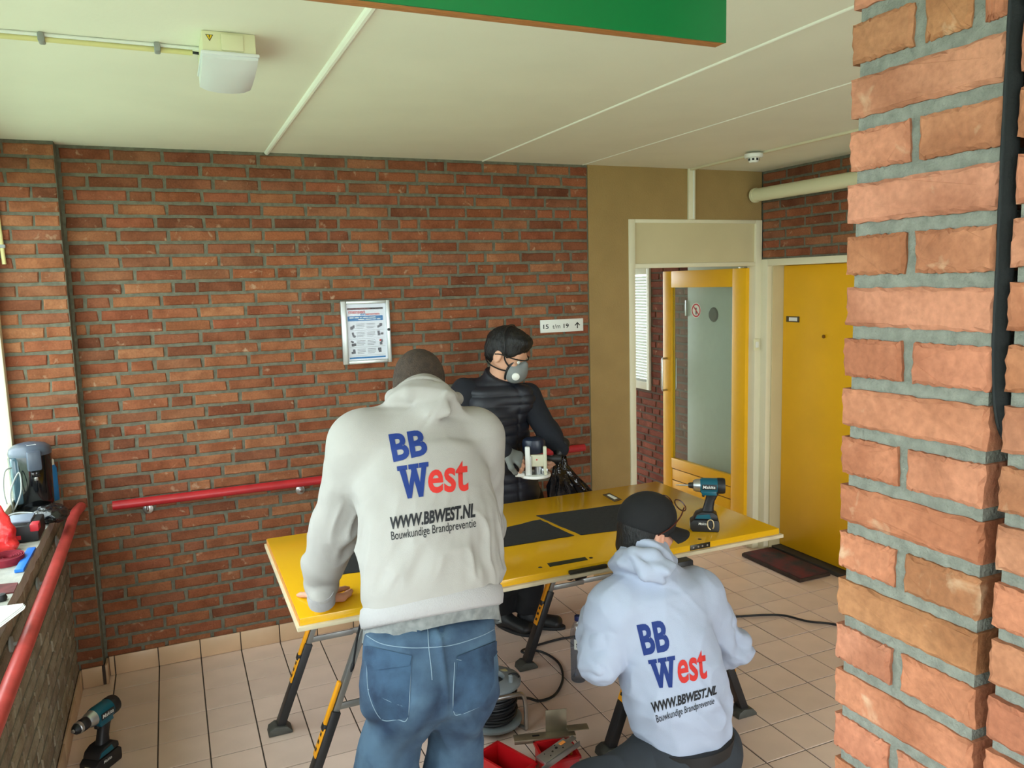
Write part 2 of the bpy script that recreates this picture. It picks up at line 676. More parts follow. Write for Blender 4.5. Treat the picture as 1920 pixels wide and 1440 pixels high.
if rest:
    V, F = [], []
    for me, x, y, z in rest:
        n = len(V)
        V += [(v.co.x + x, v.co.y + y, v.co.z + z) for v in me.vertices]
        F += [tuple(q + n for q in p.vertices) for p in me.polygons]
    me = bpy.data.meshes.new('floor_tile')
    me.from_pydata(V, [], F)
    link('floor_tile', me, M_tileJ, floor)['kind'] = 'stuff'

# ---- ceiling --------------------------------------------------------------
ceiling = MB().box(-0.6, -6.5, CEIL + 0.012, 4.4, 3.4, CEIL + 0.15).build('ceiling', M_ceil, smooth=0)
props(ceiling, 'cream painted ceiling of wide concrete slabs', 'ceiling', kind='structure')
xs = [-0.6, 0.926, 2.095, 2.735, 4.1]
for a, b in zip(xs[:-1], xs[1:]):
    MB().box(a + 0.004, -6.5, CEIL, b - 0.004, 3.4, CEIL + 0.012).build('ceiling_panel', M_ceil, ceiling, smooth=0)
for x, r in ((0.926, 0.013), (2.095, 0.006), (2.735, 0.0035)):
    MB().tube([(x, 0.0, CEIL), (x, -6.4, CEIL)], r, 10).build('joint_bead', M_bead, ceiling)

# ---- back wall: brick, then tan render with the door set ------------------
wall_back = MB().box(-0.02, 0.006, 0, 2.765, 0.30, CEIL).build('wall_back', M_mortar, smooth=0)
props(wall_back, 'long red brick wall with grey mortar behind the workers', 'wall', kind='structure')
lib_a = Bricks(0.03, 11)
rw = rows(0.0, 2.765, 0.06, CEIL, random.Random(21))
lay(wall_back, rw, lib_a, M_brick, M_brickJ, keep=lambda t: t[0] - 0.0 * t[1])
cut = [(1.25, 1.52)]

wall_tan = MB()
wall_tan.box(2.765, -0.002, 0, 3.045, 0.30, CEIL)
wall_tan.box(3.045, -0.002, 2.258, 4.08, 0.30, CEIL)
wall_tan = wall_tan.build('wall_end', M_tan, smooth=0)
props(wall_tan, 'tan rendered wall strip around the glazed door set', 'wall', kind='structure')

# plinth tiles along the back wall
bb = MB().box(0.0, -0.003, 0.0, 2.765, 0.005, 0.098).build('baseboard_back', M_grout, smooth=0)
props(bb, 'tan ceramic tile plinth along the long brick wall', 'baseboard', kind='structure')
k = 0
x = X0 - 2 * TX
while x < 2.765:
    a, b = max(0.012, x + 0.0025), min(2.762, x + TX - 0.0025)
    if b - a > 0.01:
        MB().box(a, -0.011, 0.002, b, -0.003, 0.099, 0.0012).build('plinth_tile', M_plinth, bb)
    x += TX

# ---- pier beside the window ------------------------------------------------
PD = -0.09
pier = MB().box(-0.42, PD + 0.006, 0, -0.006, 0.3, CEIL).build('wall_pier', M_mortar, smooth=0)
props(pier, 'narrow projecting red brick pier in the corner beside the window', 'wall', kind='structure')
lib_p = Bricks(0.05, 15)
rg = random.Random(8)
z, k = 2.565, 0
while z > 0.06:
    zc = z - CRS / 2
    edge = 0.0
    seq = [0.105, 0.205, 0.12] if k % 2 else [0.20, 0.105, 0.13]
    xx = edge
    for Ln in seq:
        o = link('brick', lib_p.get(Ln - 0.0115), M_brick, pier, (xx - Ln / 2 - 0.004, PD + rg.uniform(-0.0015, 0.0015), zc))
        xx -= Ln
    z -= CRS; k += 1
bp_ = MB().box(-0.105, PD - 0.004, 0.0, 0.0, PD + 0.006, 0.098).build('baseboard_pier', M_grout, smooth=0)
props(bp_, 'short tan tile plinth wrapping the corner pier', 'baseboard', kind='structure')
MB().box(-0.100, PD - 0.012, 0.002, -0.014, PD - 0.004, 0.099, 0.0012).build('plinth_tile', M_plinth, bp_)
MB().box(0.0, PD - 0.010, 0.002, 0.010, -0.014, 0.099, 0.0012).build('plinth_tile', M_plinth, bp_)

# ---- left parapet, sill, window -------------------------------------------
XL = -0.112
wall_left = MB().box(-0.42, -6.5, 0, XL - 0.005, PD + 0.004, 0.90)
wall_left.box(-0.42, -6.5, 2.44, -0.30, PD, CEIL)
wall_left = wall_left.build('wall_left', M_mortar, smooth=0)
props(wall_left, 'low grimy brick parapet wall below the window', 'wall', kind='structure')
lib_g = Bricks(0.03, 19, jit=0.0022)
fr = bpy.data.objects.new('wall_left_face', None)
bpy.data.objects.remove(fr)
rg = random.Random(4)
for x, z, Ln in rows(0.095, 2.6, 0.09, 0.90, random.Random(31), ztop=0.905):
    o = link('brick', lib_g.get(Ln), M_brickG, wall_left, (XL + rg.uniform(-0.0015, 0.0015), -x, z), (0, 0, math.pi / 2))
# rowlock course under the sill, bricks on edge
bpl = MB().box(XL - 0.005, -6.4, 0.0, XL + 0.003, PD - 0.012, 0.098).build('baseboard_left', M_grout, smooth=0)
props(bpl, 'tan tile plinth along the low parapet wall', 'baseboard', kind='structure')
y = Y0 + TY
while y > -3.0:
    a, b = y - TY + 0.0025, min(PD - 0.014, y - 0.0025)
    MB().box(XL + 0.003, a, 0.002, XL + 0.011, b, 0.099, 0.0012).build('plinth_tile', M_plinth, bpl)
    y -= TY
sl = MB()
rg = random.Random(77)
n = 90
top, bot = [], []
for i in range(n + 1):
    yy = PD - 0.001 - (6.3 - 0.09) * i / n
    e = XL + 0.004 + rg.uniform(-0.003, 0.003)
    top.append((e, yy))
V = [(-0.305, p[1], 0.95) for p in top] + [(p[0], p[1], 0.95) for p in top] + [(p[0] - 0.001, p[1], 0.905) for p in top]
F = []
for i in range(n):
    F.append((i, i + 1, n + 2 + i, n + 1 + i))
    F.append((n + 1 + i, n + 2 + i, 2 * n + 3 + i, 2 * n + 2 + i))
sl.add(V, F)
sl = sl.build('trim_1', M_sill, smooth=0, fix=False)
props(sl, 'pale grey concrete window sill on the parapet', 'window sill', kind='structure')

win = thing('window_1', 'large cream framed window above the sill', 'window', (-0.31, -3.2, 0.95), kind='structure')
fm = MB()
org = (-0.31, -3.2, 0.95)
for (a, b) in ((PD - 0.055, PD - 0.002), (-1.62, -1.56), (-3.12, -3.06), (-4.62, -4.56), (-6.2, -6.14)):
    fm = MB().box(-0.345, a, 0.955, -0.275, b, 2.44, 0.004)
    fm.build('window_post', M_cream, win, org)
MB().box(-0.345, -6.2, 0.952, -0.27, PD - 0.055, 1.005, 0.004).build('bottom_rail', M_cream, win, org)
MB().box(-0.345, -6.2, 2.39, -0.275, PD - 0.055, 2.44, 0.004).build('top_rail', M_cream, win, org)
for a, b in ((-1.56, PD - 0.055), (-3.06, -1.62), (-4.56, -3.12), (-6.14, -4.62)):
    MB().box(-0.318, a, 1.005, -0.312, b, 2.39).build('window_pane', M_glass, win, org, smooth=0)

# outside ground seen by the light only through the window: lawn level
M_lawn = mat('lawn_green', (150, 166, 140), 0.95, var=0.15, vscale=3)
lawn = MB().box(-30, -30, -0.5, 30, 25, -0.45).build('ground_lawn', M_lawn, smooth=0)
props(lawn, 'pale green lawn and paving outside the large window', 'lawn', kind='structure')

# ---- right wall with the apartment door -----------------------------------
XR = 4.085
wr = MB()
wr.box(XR + 0.006, -6.5, 1.995, 4.42, 0.30, CEIL)          # above the door and on
wr.box(XR + 0.006, -6.5, 0, 4.42, -1.075, 1.995)
wr.box(4.27, -1.075, 0, 4.42, 0.30, 1.995)
wall_right = wr.build('wall_right', M_mortar, smooth=0)
props(wall_right, 'red brick wall holding the yellow apartment door', 'wall', kind='structure')
lib_r = Bricks(0.03, 23)
rg = random.Random(14)
rj = []
for x, z, Ln in rows(0.0, 3.3, 0.06, CEIL, random.Random(41)):
    if z < 2.0 and x - Ln / 2 < 1.08: continue
    if x > 1.05 or len(rj) > 9999:
        rj.append((lib_r.get(Ln), x, rg.uniform(-0.0015, 0.0015), z)); continue
    o = link('brick', lib_r.get(Ln), M_brick, wall_right, (XR + rg.uniform(-0.0015, 0.0015), -x, z), (0, 0, -math.pi / 2))
jo = join_bricks('brick', rj, M_brickJ, wall_right)
jo.location = (XR, 0, 0); jo.rotation_euler = (0, 0, -math.pi / 2)
# frame of the apartment door
tr = thing('trim_2', 'cream wooden frame of the plain yellow apartment door', 'door frame', (XR, -0.57, 0), kind='structure')
org = (XR, -0.57, 0)
MB().box(XR - 0.010, -0.072, 0, XR + 0.03, 0.0, 1.998, 0.003).build('jamb', M_cream, tr, org)
MB().box(XR + 0.03, -0.082, 0, 4.27, -0.0, 1.998).build('jamb', M_creamdk, tr, org)
MB().box(XR - 0.010, -1.075, 0, 4.27, -1.005, 1.998, 0.003).build('jamb', M_cream, tr, org)
MB().box(XR - 0.010, -1.005, 1.955, 4.27, -0.072, 1.998, 0.003).build('head', M_cream, tr, org)
MB().box(XR + 0.05, -1.005, 0, 4.27, -0.082, 0.03, 0.004).build('threshold', mat('dark_stone', (52, 46, 42), 0.7, var=0.1), tr, org)
door_1 = thing('door_1', 'plain yellow apartment door with nameplate and peephole', 'door', (4.225, -0.543, 0.03), kind='structure')
org = (4.225, -0.543, 0.03)
MB().box(4.205, -1.004, 0.032, 4.25, -0.084, 1.953, 0.002).build('door_leaf', M_yellow, door_1, org)
c = onX(1486, 598.5, 4.2)
np_ = MB().box(4.198, c[1] - 0.058, c[2] - 0.019, 4.205, c[1] + 0.058, c[2] + 0.019, 0.002).build('nameplate', mat('bronze_plate', (92, 82, 66), 0.4, 0.6), door_1, org)
MB().box(4.1965, c[1] - 0.045, c[2] - 0.012, 4.199, c[1] + 0.030, c[2] + 0.012).build('name_card', M_white, np_, org, smooth=0)
c = onX(1545, 631, 4.2)
MB().lathe([(0.0, 0.0), (0.006, 0.0), (0.012, -0.003), (0.012, -0.006), (0.0, -0.006)][::-1], (4.2, c[1], c[2]), (1, 0, 0), 18).build('peephole', mat('brass', (150, 110, 50), 0.3, 1.0), door_1, org)
mailslot = None

# door handle side is behind the near pillar; a lever still belongs to the door
MB().tube([(4.205, -0.94, 1.02), (4.165, -0.94, 1.02), (4.160, -0.90, 1.02), (4.160, -0.82, 1.02)], 0.009, 10).build('door_handle', M_steel, door_1, org)

# ---- glazed door set in the tan wall ---------------------------------------
fs = thing('trim_3', 'cream frame with solid transom panel around the glazed yellow door', 'door frame', (3.55, 0, 0), kind='structure')
org = (3.55, 0, 0)
MB().box(3.045, -0.012, 0, 3.088, 0.10, 2.258, 0.003).build('jamb', M_cream, fs, org)
MB().box(4.028, -0.012, 0, 4.080, 0.10, 2.258, 0.003).build('jamb', M_cream, fs, org)
MB().box(3.088, -0.012, 2.235, 4.028, 0.10, 2.258, 0.003).build('head', M_cream, fs, org)
MB().box(3.088, -0.008, 1.958, 4.028, 0.08, 1.985, 0.003).build('transom_rail', M_cream, fs, org)
MB().box(3.088, 0.004, 1.985, 4.028, 0.05, 2.235).build('transom_panel', M_creamdk, fs, org, smooth=0)
t4 = MB().box(3.482, -0.022, 2.258, 3.532, -0.002, CEIL, 0.003).build('trim_4', M_cream)
props(t4, 'vertical cream cover strip from ceiling down to the transom frame', 'cover strip', kind='structure')
MB().box(3.513, -0.028, 2.262, 3.519, -0.022, CEIL, 0.001).build('cable', M_white, t4)

d2 = thing('door_2', 'yellow framed door with tall glass pane standing open', 'door', (4.02, 0.05, 0), math.radians(92.0), kind='structure')
# local x runs along the leaf from the hinge
W2, T2 = 0.93, 0.040
def dbox(a, z0, b, z1, y0=-T2 / 2, y1=T2 / 2, bev=0.002): return MB().box(a, y0, z0, b, y1, z1, bev)
dbox(0.0, 0.02, 0.135, 1.945).build('stile', M_yellow, d2)
dbox(W2 - 0.105, 0.02, W2, 1.945).build('stile', M_yellow, d2)
dbox(0.135, 1.820, W2 - 0.105, 1.945).build('top_rail', M_yellow, d2)
dbox(0.135, 0.405, W2 - 0.105, 0.485).build('mid_rail', M_yellow, d2)
for z0, z1 in ((0.02, 0.115), (0.123, 0.215), (0.223, 0.305), (0.313, 0.397)):
    dbox(0.135, z0, W2 - 0.105, z1, -0.016, 0.016).build('bottom_panel', M_yellow, d2)
MB().box(0.135, -0.010, 0.02, W2 - 0.105, 0.010, 0.405).build('panel_backing', mat('panel_groove', (120, 84, 10), 0.6), d2, smooth=0)
gp = MB().box(0.135, -0.003, 0.485, W2 - 0.105, 0.003, 1.820).build('glass_pane', M_glass, d2, smooth=0)
hz = onX(1255, 680, 4.0)[2], onX(1252, 740, 4.0)[2]
for s in (1, -1):
    hp = [(W2 - 0.05, s * 0.02, 1.02), (W2 - 0.05, s * 0.062, 1.02), (W2 - 0.05, s * 0.066, 1.03), (W2 - 0.05, s * 0.066, 1.26), (W2 - 0.05, s * 0.062, 1.27), (W2 - 0.05, s * 0.02, 1.27)]
    MB().tube(hp, 0.008, 10).build('pull_handle', M_steel, d2)
MB().box(0.02, -0.025, 1.945, 0.07, 0.025, 1.957, 0.003).build('hinge', M_steel, d2)
# no-smoking sticker on the glass: ring, slash, cigarette
stk = thing('no_smoking_sticker', 'round red and white no smoking sticker on the door glass', 'sticker', (4.0, 0.6, 1.65))
sc = (0.545, 1.650)
def on_leaf(x, z, y): # leaf coordinates -> space
    a = math.radians(92.0)
    return (4.02 + x * math.cos(a) - y * math.sin(a), 0.05 + x * math.sin(a) + y * math.cos(a), z)
def disc_pts(r, n=28): return [(sc[0] + r * math.cos(TAU * i / n), sc[1] + r * math.sin(TAU * i / n)) for i in range(n)]
def leaf_poly(name, polys, y, m):
    V, F = [], []
    for p in polys:
        F.append(tuple(range(len(V), len(V) + len(p))))
        V += [np.array(on_leaf(a, b, y)) - np.array((4.0, 0.6, 1.65)) for a, b in p]
    me = bpy.data.meshes.new(name); me.from_pydata([tuple(v) for v in V], [], F)
    return link(name, me, m, stk)
M_red = mat('sign_red', (196, 34, 48), 0.5)
leaf_poly('backing', [disc_pts(0.056)], 0.0035, M_white)
ring = []
o_, i_ = disc_pts(0.050), disc_pts(0.040)
for q in range(28):
    ring.append([o_[q], o_[(q + 1) % 28], i_[(q + 1) % 28], i_[q]])
leaf_poly('ring', ring, 0.0040, M_red)
leaf_poly('cigarette', [[(sc[0] - 0.006, sc[1] - 0.03), (sc[0] + 0.006, sc[1] - 0.03), (sc[0] + 0.006, sc[1] + 0.02), (sc[0] - 0.006, sc[1] + 0.02)]], 0.0040, M_black)
leaf_poly('slash', [[(sc[0] - 0.033, sc[1] - 0.026), (sc[0] - 0.026, sc[1] - 0.033), (sc[0] + 0.033, sc[1] + 0.026), (sc[0] + 0.026, sc[1] + 0.033)]], 0.0044, M_red)

# ---- corridor behind the glazed door ---------------------------------------
XC = 4.10
WY0, WY1 = 1.355, 2.30
cw = MB()
cw.box(XC + 0.006, 0.10, 0, 4.35, WY0, CEIL)
cw.box(XC + 0.006, WY1, 0, 4.35, 3.4, CEIL)
cw.box(XC + 0.006, WY0, 0, 4.35, WY1, 0.955)
cw.box(XC + 0.006, WY0, 1.985, 4.35, WY1, CEIL)
wall_c = cw.build('wall_corridor', mat('mortar_corridor', (96, 80, 72), 0.95, var=0.1), smooth=0)
props(wall_c, 'brown brick corridor wall seen through the open door set', 'wall', kind='structure')
lib_c = Bricks(0.03, 27)
rg = random.Random(6)
M_brickC = brick_mat('corridor_brick', [(118, 62, 50), (132, 72, 58), (110, 58, 46), (140, 80, 64)])
for x, z, Ln in rows(0.12, 3.3, 0.02, 2.1, random.Random(51)):
    a, b = x - Ln / 2, x + Ln / 2
    if z > 0.93 and z < 2.01 and b > WY0 - 0.02 and a < WY1 + 0.02:
        if a < WY0 - 0.06: b = WY0 - 0.008; x, Ln = (a + b) / 2, b - a
        else: continue
    if a < 0.6 or (z < 1.9 and x > 2.2): continue
    o = link('brick', lib_c.get(Ln), M_brickC, wall_c, (XC + rg.uniform(-0.001, 0.001), x, z), (0, 0, -math.pi / 2))
wcl = MB().box(2.72, 0.30, 0, 2.90, 3.4, CEIL).build('wall_corridor_side', M_cream, smooth=0)  # unseen wall, kept pale to bounce light into the corridor
props(wcl, 'unseen corridor side wall made cream to bounce light', 'wall', kind='structure')
we = MB()
we.box(2.9, 3.3, 0, 2.95, 3.4, CEIL); we.box(4.05, 3.3, 0, 4.35, 3.4, CEIL); we.box(2.95, 3.3, 2.4, 4.05, 3.4, CEIL)  # out-of-view opening added to let sky light into the corridor
we = we.build('wall_corridor_end', M_tan, smooth=0)
props(we, 'unseen corridor end wall with an opening added to admit light', 'wall', kind='structure')
w2 = thing('window_2', 'white corridor window with lowered horizontal blinds', 'window', (XC, (WY0 + WY1) / 2, 0.96), kind='structure')
org = (XC, (WY0 + WY1) / 2, 0.96)
MB().box(XC - 0.012, WY0, 0.957, XC + 0.05, WY0 + 0.045, 1.983, 0.003).build('window_frame', M_white, w2, org)
MB().box(XC - 0.012, WY1 - 0.045, 0.957, XC + 0.05, WY1, 1.983, 0.003).build('window_frame', M_white, w2, org)
MB().box(XC - 0.012, WY0 + 0.045, 0.957, XC + 0.05, WY1 - 0.045, 1.02, 0.003).build('window_frame', M_white, w2, org)
MB().box(XC - 0.012, WY0 + 0.045, 1.93, XC + 0.05, WY1 - 0.045, 1.983, 0.003).build('window_frame', M_white, w2, org)
MB().box(XC + 0.040, WY0 + 0.045, 1.02, XC + 0.044, WY1 - 0.045, 1.93).build('window_pane', M_glass, w2, org, smooth=0)
M_slat = mat('blind_slat', (214, 216, 216), 0.5)
for i in range(36):
    z = 1.03 + 0.025 * i
    MB().obox((XC + 0.022, (WY0 + WY1) / 2, z), nrm((0.55, 0, -1)), (0, 1, 0), nrm((1, 0, 0.55)), 0.0125, (WY1 - WY0) / 2 - 0.05, 0.0006).build('blind_slat', M_slat, w2, org, smooth=0)
# pale door on the corridor wall behind the glass
d3 = thing('door_3', 'pale grey green flush door behind the glass pane', 'door', (XC, 0.47, 0), kind='structure')
org = (XC, 0.47, 0)
MB().box(XC - 0.010, 0.115, 0.005, XC + 0.006, 0.825, 2.02, 0.002).build('door_leaf', mat('grey_green_paint', (206, 218, 210), 0.6, var=0.02), d3, org)
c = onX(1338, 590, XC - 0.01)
MB().lathe([(0.0, 0.012), (0.045, 0.010), (0.055, 0.0)][::1], (XC - 0.010, c[1], c[2]), (-1, 0, 0), 24).build('sticker_shadow', mat('sticker_shadow_grey', (70, 76, 74), 0.6), d3, org)  # shadow of the glass sticker on the door, put in as a dark disc
MB().box(XC - 0.02, 0.825, 1.60, XC - 0.008, 0.845, 1.72, 0.002).build('hinge', M_steel, d3, org)

# ---- wall behind the camera with a glazed entrance opening ------------------
rr = MB()
rr.box(-0.42, -6.5, 0, -0.30, -6.35, CEIL); rr.box(1.15, -6.5, 0, 1.45, -6.35, CEIL); rr.box(4.0, -6.5, 0, 4.42, -6.35, CEIL); rr.box(-0.42, -6.5, 2.4, 4.42, -6.35, CEIL)
rr = rr.build('wall_rear', M_tan, smooth=0)
props(rr, 'tan rear wall beside the entrance opening', 'wall', kind='structure')

# ---- near wall with the movement joint --------------------------------------
XN, YN = 1.182, -3.487
wn = MB()
wn.box(XN + 0.007, -3.676, 0, XN + 0.20, YN - 0.008, CEIL)
wn.box(XN + 0.007, -6.35, 0, XN + 0.20, -3.700, CEIL)
wn.box(XN + 0.06, -3.702, 0, XN + 0.20, -3.674, CEIL)
wall_near = wn.build('wall_near', M_mortar_near, smooth=0)
props(wall_near, 'close brick wall end with a vertical movement joint', 'wall', kind='structure')
lib_n = Bricks(0.09, 33, npl=22, nph=6, jit=0.0011, bev=0.0035)
rg = random.Random(2)
ZB = 2.1885
k0 = -6
for k in range(k0, 36):
    zc = ZB - CRS * k - CRS / 2
    if zc < 0.03 or zc > CEIL - 0.02: continue
    if k % 2:
        seq = [(0.0, 0.193)]
    elif k == 0:
        seq = [(0.0, 0.083), (0.098, 0.153), (0.166, 0.193)]
    else:
        seq = [(0.0, 0.083), (0.098, 0.193)]
    for a, b in seq:
        a += rg.uniform(-0.001, 0.001); 
        link('brick', lib_n.get(b - a), M_brickN, wall_near, (XN + rg.uniform(-0.0015, 0.0015), YN - (a + b) / 2, zc), (0, rg.uniform(-0.006, 0.006), -math.pi / 2))
    off = 0.0 if k % 2 else -0.11
    y = 3.6975
    first = 0.21 if k % 2 else 0.10
    Ln = first
    while y < 4.6:
        link('brick', lib_n.get(Ln), M_brickN, wall_near, (XN - 0.004 + rg.uniform(-0.0015, 0.0015), -(y + Ln / 2), zc + 0.004), (0, rg.uniform(-0.006, 0.006), -math.pi / 2))
        y += Ln + 0.0115
        Ln = 0.21
# black foam strip pushed into the upper part of the joint
sp = [(XN + 0.012, -3.6850, CEIL), (XN + 0.008, -3.6845, 2.05), (XN + 0.008, -3.6855, 1.9), (XN + 0.010, -3.6845, 1.80), (XN + 0.016, -3.688, 1.73), (XN + 0.04, -3.690, 1.69)]
sp = spline(sp, 6)
fo = MB().tube(sp, [0.0085] * (len(sp) - 6) + [0.0085, 0.0082, 0.0075, 0.0065, 0.005, 0.003], 12)
fo = fo.build('joint_foam', mat('black_foam', (14, 15, 16), 0.95, bump=0.4, bscale=300, bdist=0.002), wall_near)
MB().tube([(p[0] - 0.0078, p[1] + 0.0015, p[2]) for p in sp[:-5]], 0.0022, 6).build('foam_ridge', mat('black_foam_ridge', (26, 28, 30), 0.9), wall_near)
# ================================================================== FIXTURES
M_ivory = mat('ivory_plastic', (226, 222, 186), 0.45)
M_lens = mat('opal_lens', (226, 228, 232), 0.35)
M_grey = mat('grey_plastic', (150, 152, 150), 0.5)
M_redpaint = mat('handrail_red', (176, 36, 42), 0.35, var=0.08, vscale=18)
M_redfade = mat('handrail_worn_red', (200, 74, 70), 0.4, var=0.12, vscale=14, bump=0.2, bscale=60, bdist=0.002)
M_txt = mat('print_black', (24, 24, 28), 0.6)
M_alu = mat('anodised_aluminium', (202, 206, 206), 0.35, 0.7)
M_ply = mat('plywood_edge', (178, 118, 62), 0.7, var=0.25, vscale=8, stretch=(6, 90, 90))

# ---- emergency lamp on the ceiling
lamp = thing('emergency_lamp', 'white box shaped emergency lamp with hazard triangle on the ceiling', 'lamp', (0.612, -1.78, CEIL))
lo = (0.612, -1.78, CEIL)
MB().box(0.545, -1.905, 2.520, 0.682, -1.66, CEIL, 0.004).build('housing', M_ivory, lamp, lo)
MB().box(0.592, -1.912, 2.524, 0.650, -1.903, 2.566, 0.003).build('cover_flap', M_ivory, lamp, lo)
MB().box(0.540, -1.910, 2.512, 0.690, -1.655, 2.521, 0.003).build('rim', M_lens, lamp, lo)
ln = MB()
n = 9
V, F = [], []
prof = [(-1.903, 0.010), (-1.865, 0.026), (-1.80, 0.038), (-1.72, 0.046), (-1.668, 0.046)]
for i, (yy, dp) in enumerate(prof):
    for k in range(n):
        u = -1 + 2 * k / (n - 1)
        V.append((0.615 + u * 0.071, yy, 2.513 - dp * (0.62 + 0.38 * math.sqrt(max(0, 1 - u * u * 0.96)))))
for i in range(len(prof) - 1):
    for k in range(n - 1):
        F.append((i * n + k, i * n + k + 1, (i + 1) * n + k + 1, (i + 1) * n + k))
top0 = len(V)
for i, (yy, dp) in enumerate(prof):
    V.append((0.544, yy, 2.513)); V.append((0.686, yy, 2.513))
for i in range(len(prof) - 1):
    F.append((i * n, (i + 1) * n, top0 + 2 * i + 2, top0 + 2 * i))
    F.append((i * n + n - 1, top0 + 2 * i + 1, top0 + 2 * i + 3, (i + 1) * n + n - 1))
F.append(tuple(range(n)) + (top0 + 1, top0))
e = (len(prof) - 1)
F.append(tuple(e * n + k for k in range(n))[::-1] + (top0 + 2 * e, top0 + 2 * e + 1))
ln.add(V, F).build('lens', M_lens, lamp, lo, smooth=50)
tri = [(0.5545, 2.562), (0.5745, 2.562), (0.5645, 2.545)]
def yz_plate(name, poly, y, m, par, org):
    me = bpy.data.meshes.new(name)
    me.from_pydata([(a - org[0], y - org[1], b - org[2]) for a, b in poly], [], [tuple(range(len(poly)))])
    return link(name, me, m, par)
hs_ = yz_plate('hazard_triangle', tri, -1.9056, M_txt, lamp, lo)
cx_, cz_ = 0.5645, 2.5565
yz_plate('hazard_field', [(cx_ + (a - cx_) * 0.72, cz_ + (b - cz_) * 0.72) for a, b in tri], -1.9060, mat('hazard_yellow', (238, 200, 20), 0.5), hs_, lo)
yz_plate('hazard_flash', [(0.5635, 2.5605), (0.5662, 2.5605), (0.5650, 2.5568), (0.5665, 2.5568), (0.5640, 2.5500), (0.5647, 2.5552), (0.5630, 2.5552)], -1.9064, M_txt, hs_, lo)

cd = thing('ceiling_conduit', 'cream cable conduit clipped to the ceiling leading to the emergency lamp', 'conduit', (0.1, -1.72, CEIL - 0.012))
co = (0.1, -1.72, CEIL - 0.012)
MB().tube([(-0.30, -1.735, CEIL - 0.012), (0.20, -1.735, CEIL - 0.012), (0.528, -1.725, CEIL - 0.012)], 0.0085, 12).build('pipe', mat('yellowed_conduit', (222, 212, 150), 0.5), cd, co)
MB().tube([(-0.30, -1.752, CEIL - 0.005), (0.545, -1.744, CEIL - 0.005)], 0.005, 8).build('cable', M_white, cd, co)
MB().tube([(0.527, -1.725, CEIL - 0.012), (0.546, -1.728, CEIL - 0.014)], 0.004, 8).build('cable_end', M_black, cd, co)
for px in (80, 295):
    p = onZ(px, 76 if px < 100 else 94, CEIL - 0.012)
    MB().box(p[0] - 0.008, -1.760, CEIL - 0.025, p[0] + 0.008, -1.722, CEIL - 0.0005, 0.004).build('clip', M_grey, cd, co)

cv = thing('wall_conduit', 'short cream cable conduit running up the corner pier', 'conduit', (-0.245, PD - 0.012, 2.0))
MB().tube([(-0.238, PD - 0.010, 2.03), (-0.252, PD - 0.010, CEIL - 0.003)], 0.0085, 10).build('pipe', MATS['yellowed_conduit'], cv, (-0.245, PD - 0.012, 2.0))
MB().box(-0.253, PD - 0.020, 2.10, -0.226, PD - 0.0015, 2.116, 0.003).build('clip', M_grey, cv, (-0.245, PD - 0.012, 2.0))

# ---- smoke detector with its cable strip
st = MB().box(3.485, -3.3, CEIL - 0.013, 3.510, -0.024, CEIL - 0.0005, 0.002).build('cable_strip', M_cream)
props(st, 'thin cream cable strip along the ceiling to the smoke detector', 'cable strip')
sd = thing('smoke_detector', 'round white smoke detector under the ceiling near the tan wall', 'smoke detector', (3.465, -0.66, CEIL))
so = (3.465, -0.66, CEIL)
MB().lathe([(0.050, -0.0005), (0.050, -0.016), (0.046, -0.022)], (3.4475, -0.66, CEIL - 0.013), (0, 0, 1), 28).build('base', M_white, sd, so)
MB().lathe([(0.030, -0.022), (0.028, -0.040), (0.022, -0.047), (0.0, -0.048)], (3.4475, -0.66, CEIL - 0.013), (0, 0, 1), 24).build('sensor_cap', M_white, sd, so)
for i in range(8):
    t = TAU * i / 8
    MB().obox((3.4475 + 0.0295 * math.cos(t), -0.66 + 0.0295 * math.sin(t), CEIL - 0.044), (math.cos(t), math.sin(t), 0), (-math.sin(t), math.cos(t), 0), (0, 0, 1), 0.001, 0.006, 0.006).build('slot', M_black, sd, so, smooth=0)

# ---- lagged heating pipe
hp = thing('heating_pipe', 'thick cream lagged pipe along the right brick wall below the ceiling', 'pipe', (4.0, -1.5, 2.415))
MB().tube([(4.0, -0.03, 2.415), (4.0, -3.4, 2.415)], 0.043, 24).build('lagging', M_ivory, hp, (4.0, -1.5, 2.415))
for y in (-0.9, -2.2):
    MB().box(3.99, y - 0.012, 2.455, XR - 0.001, y + 0.012, 2.468, 0.002).build('bracket', M_grey, hp, (4.0, -1.5, 2.415))
MB().lathe([(0.030, 0.0), (0.047, 0.0), (0.047, 0.02), (0.030, 0.02)], (4.0, -0.025, 2.415), (0, -1, 0), 24).build('end_collar', M_ivory, hp, (4.0, -1.5, 2.415))

# ---- light switch on the jamb
sw = thing('light_switch', 'small ivory switch on the cream jamb beside the yellow door', 'switch', (4.05, -0.014, 1.40))
c = onY(1417, 646, -0.014)
MB().box(c[0] - 0.022, -0.026, c[2] - 0.04, c[0] + 0.022, -0.0125, c[2] + 0.04, 0.004).build('plate', M_ivory, sw, (4.05, -0.014, 1.40))
MB().box(c[0] - 0.012, -0.031, c[2] - 0.02, c[0] + 0.012, -0.026, c[2] + 0.02, 0.003).build('rocker', M_white, sw, (4.05, -0.014, 1.40))

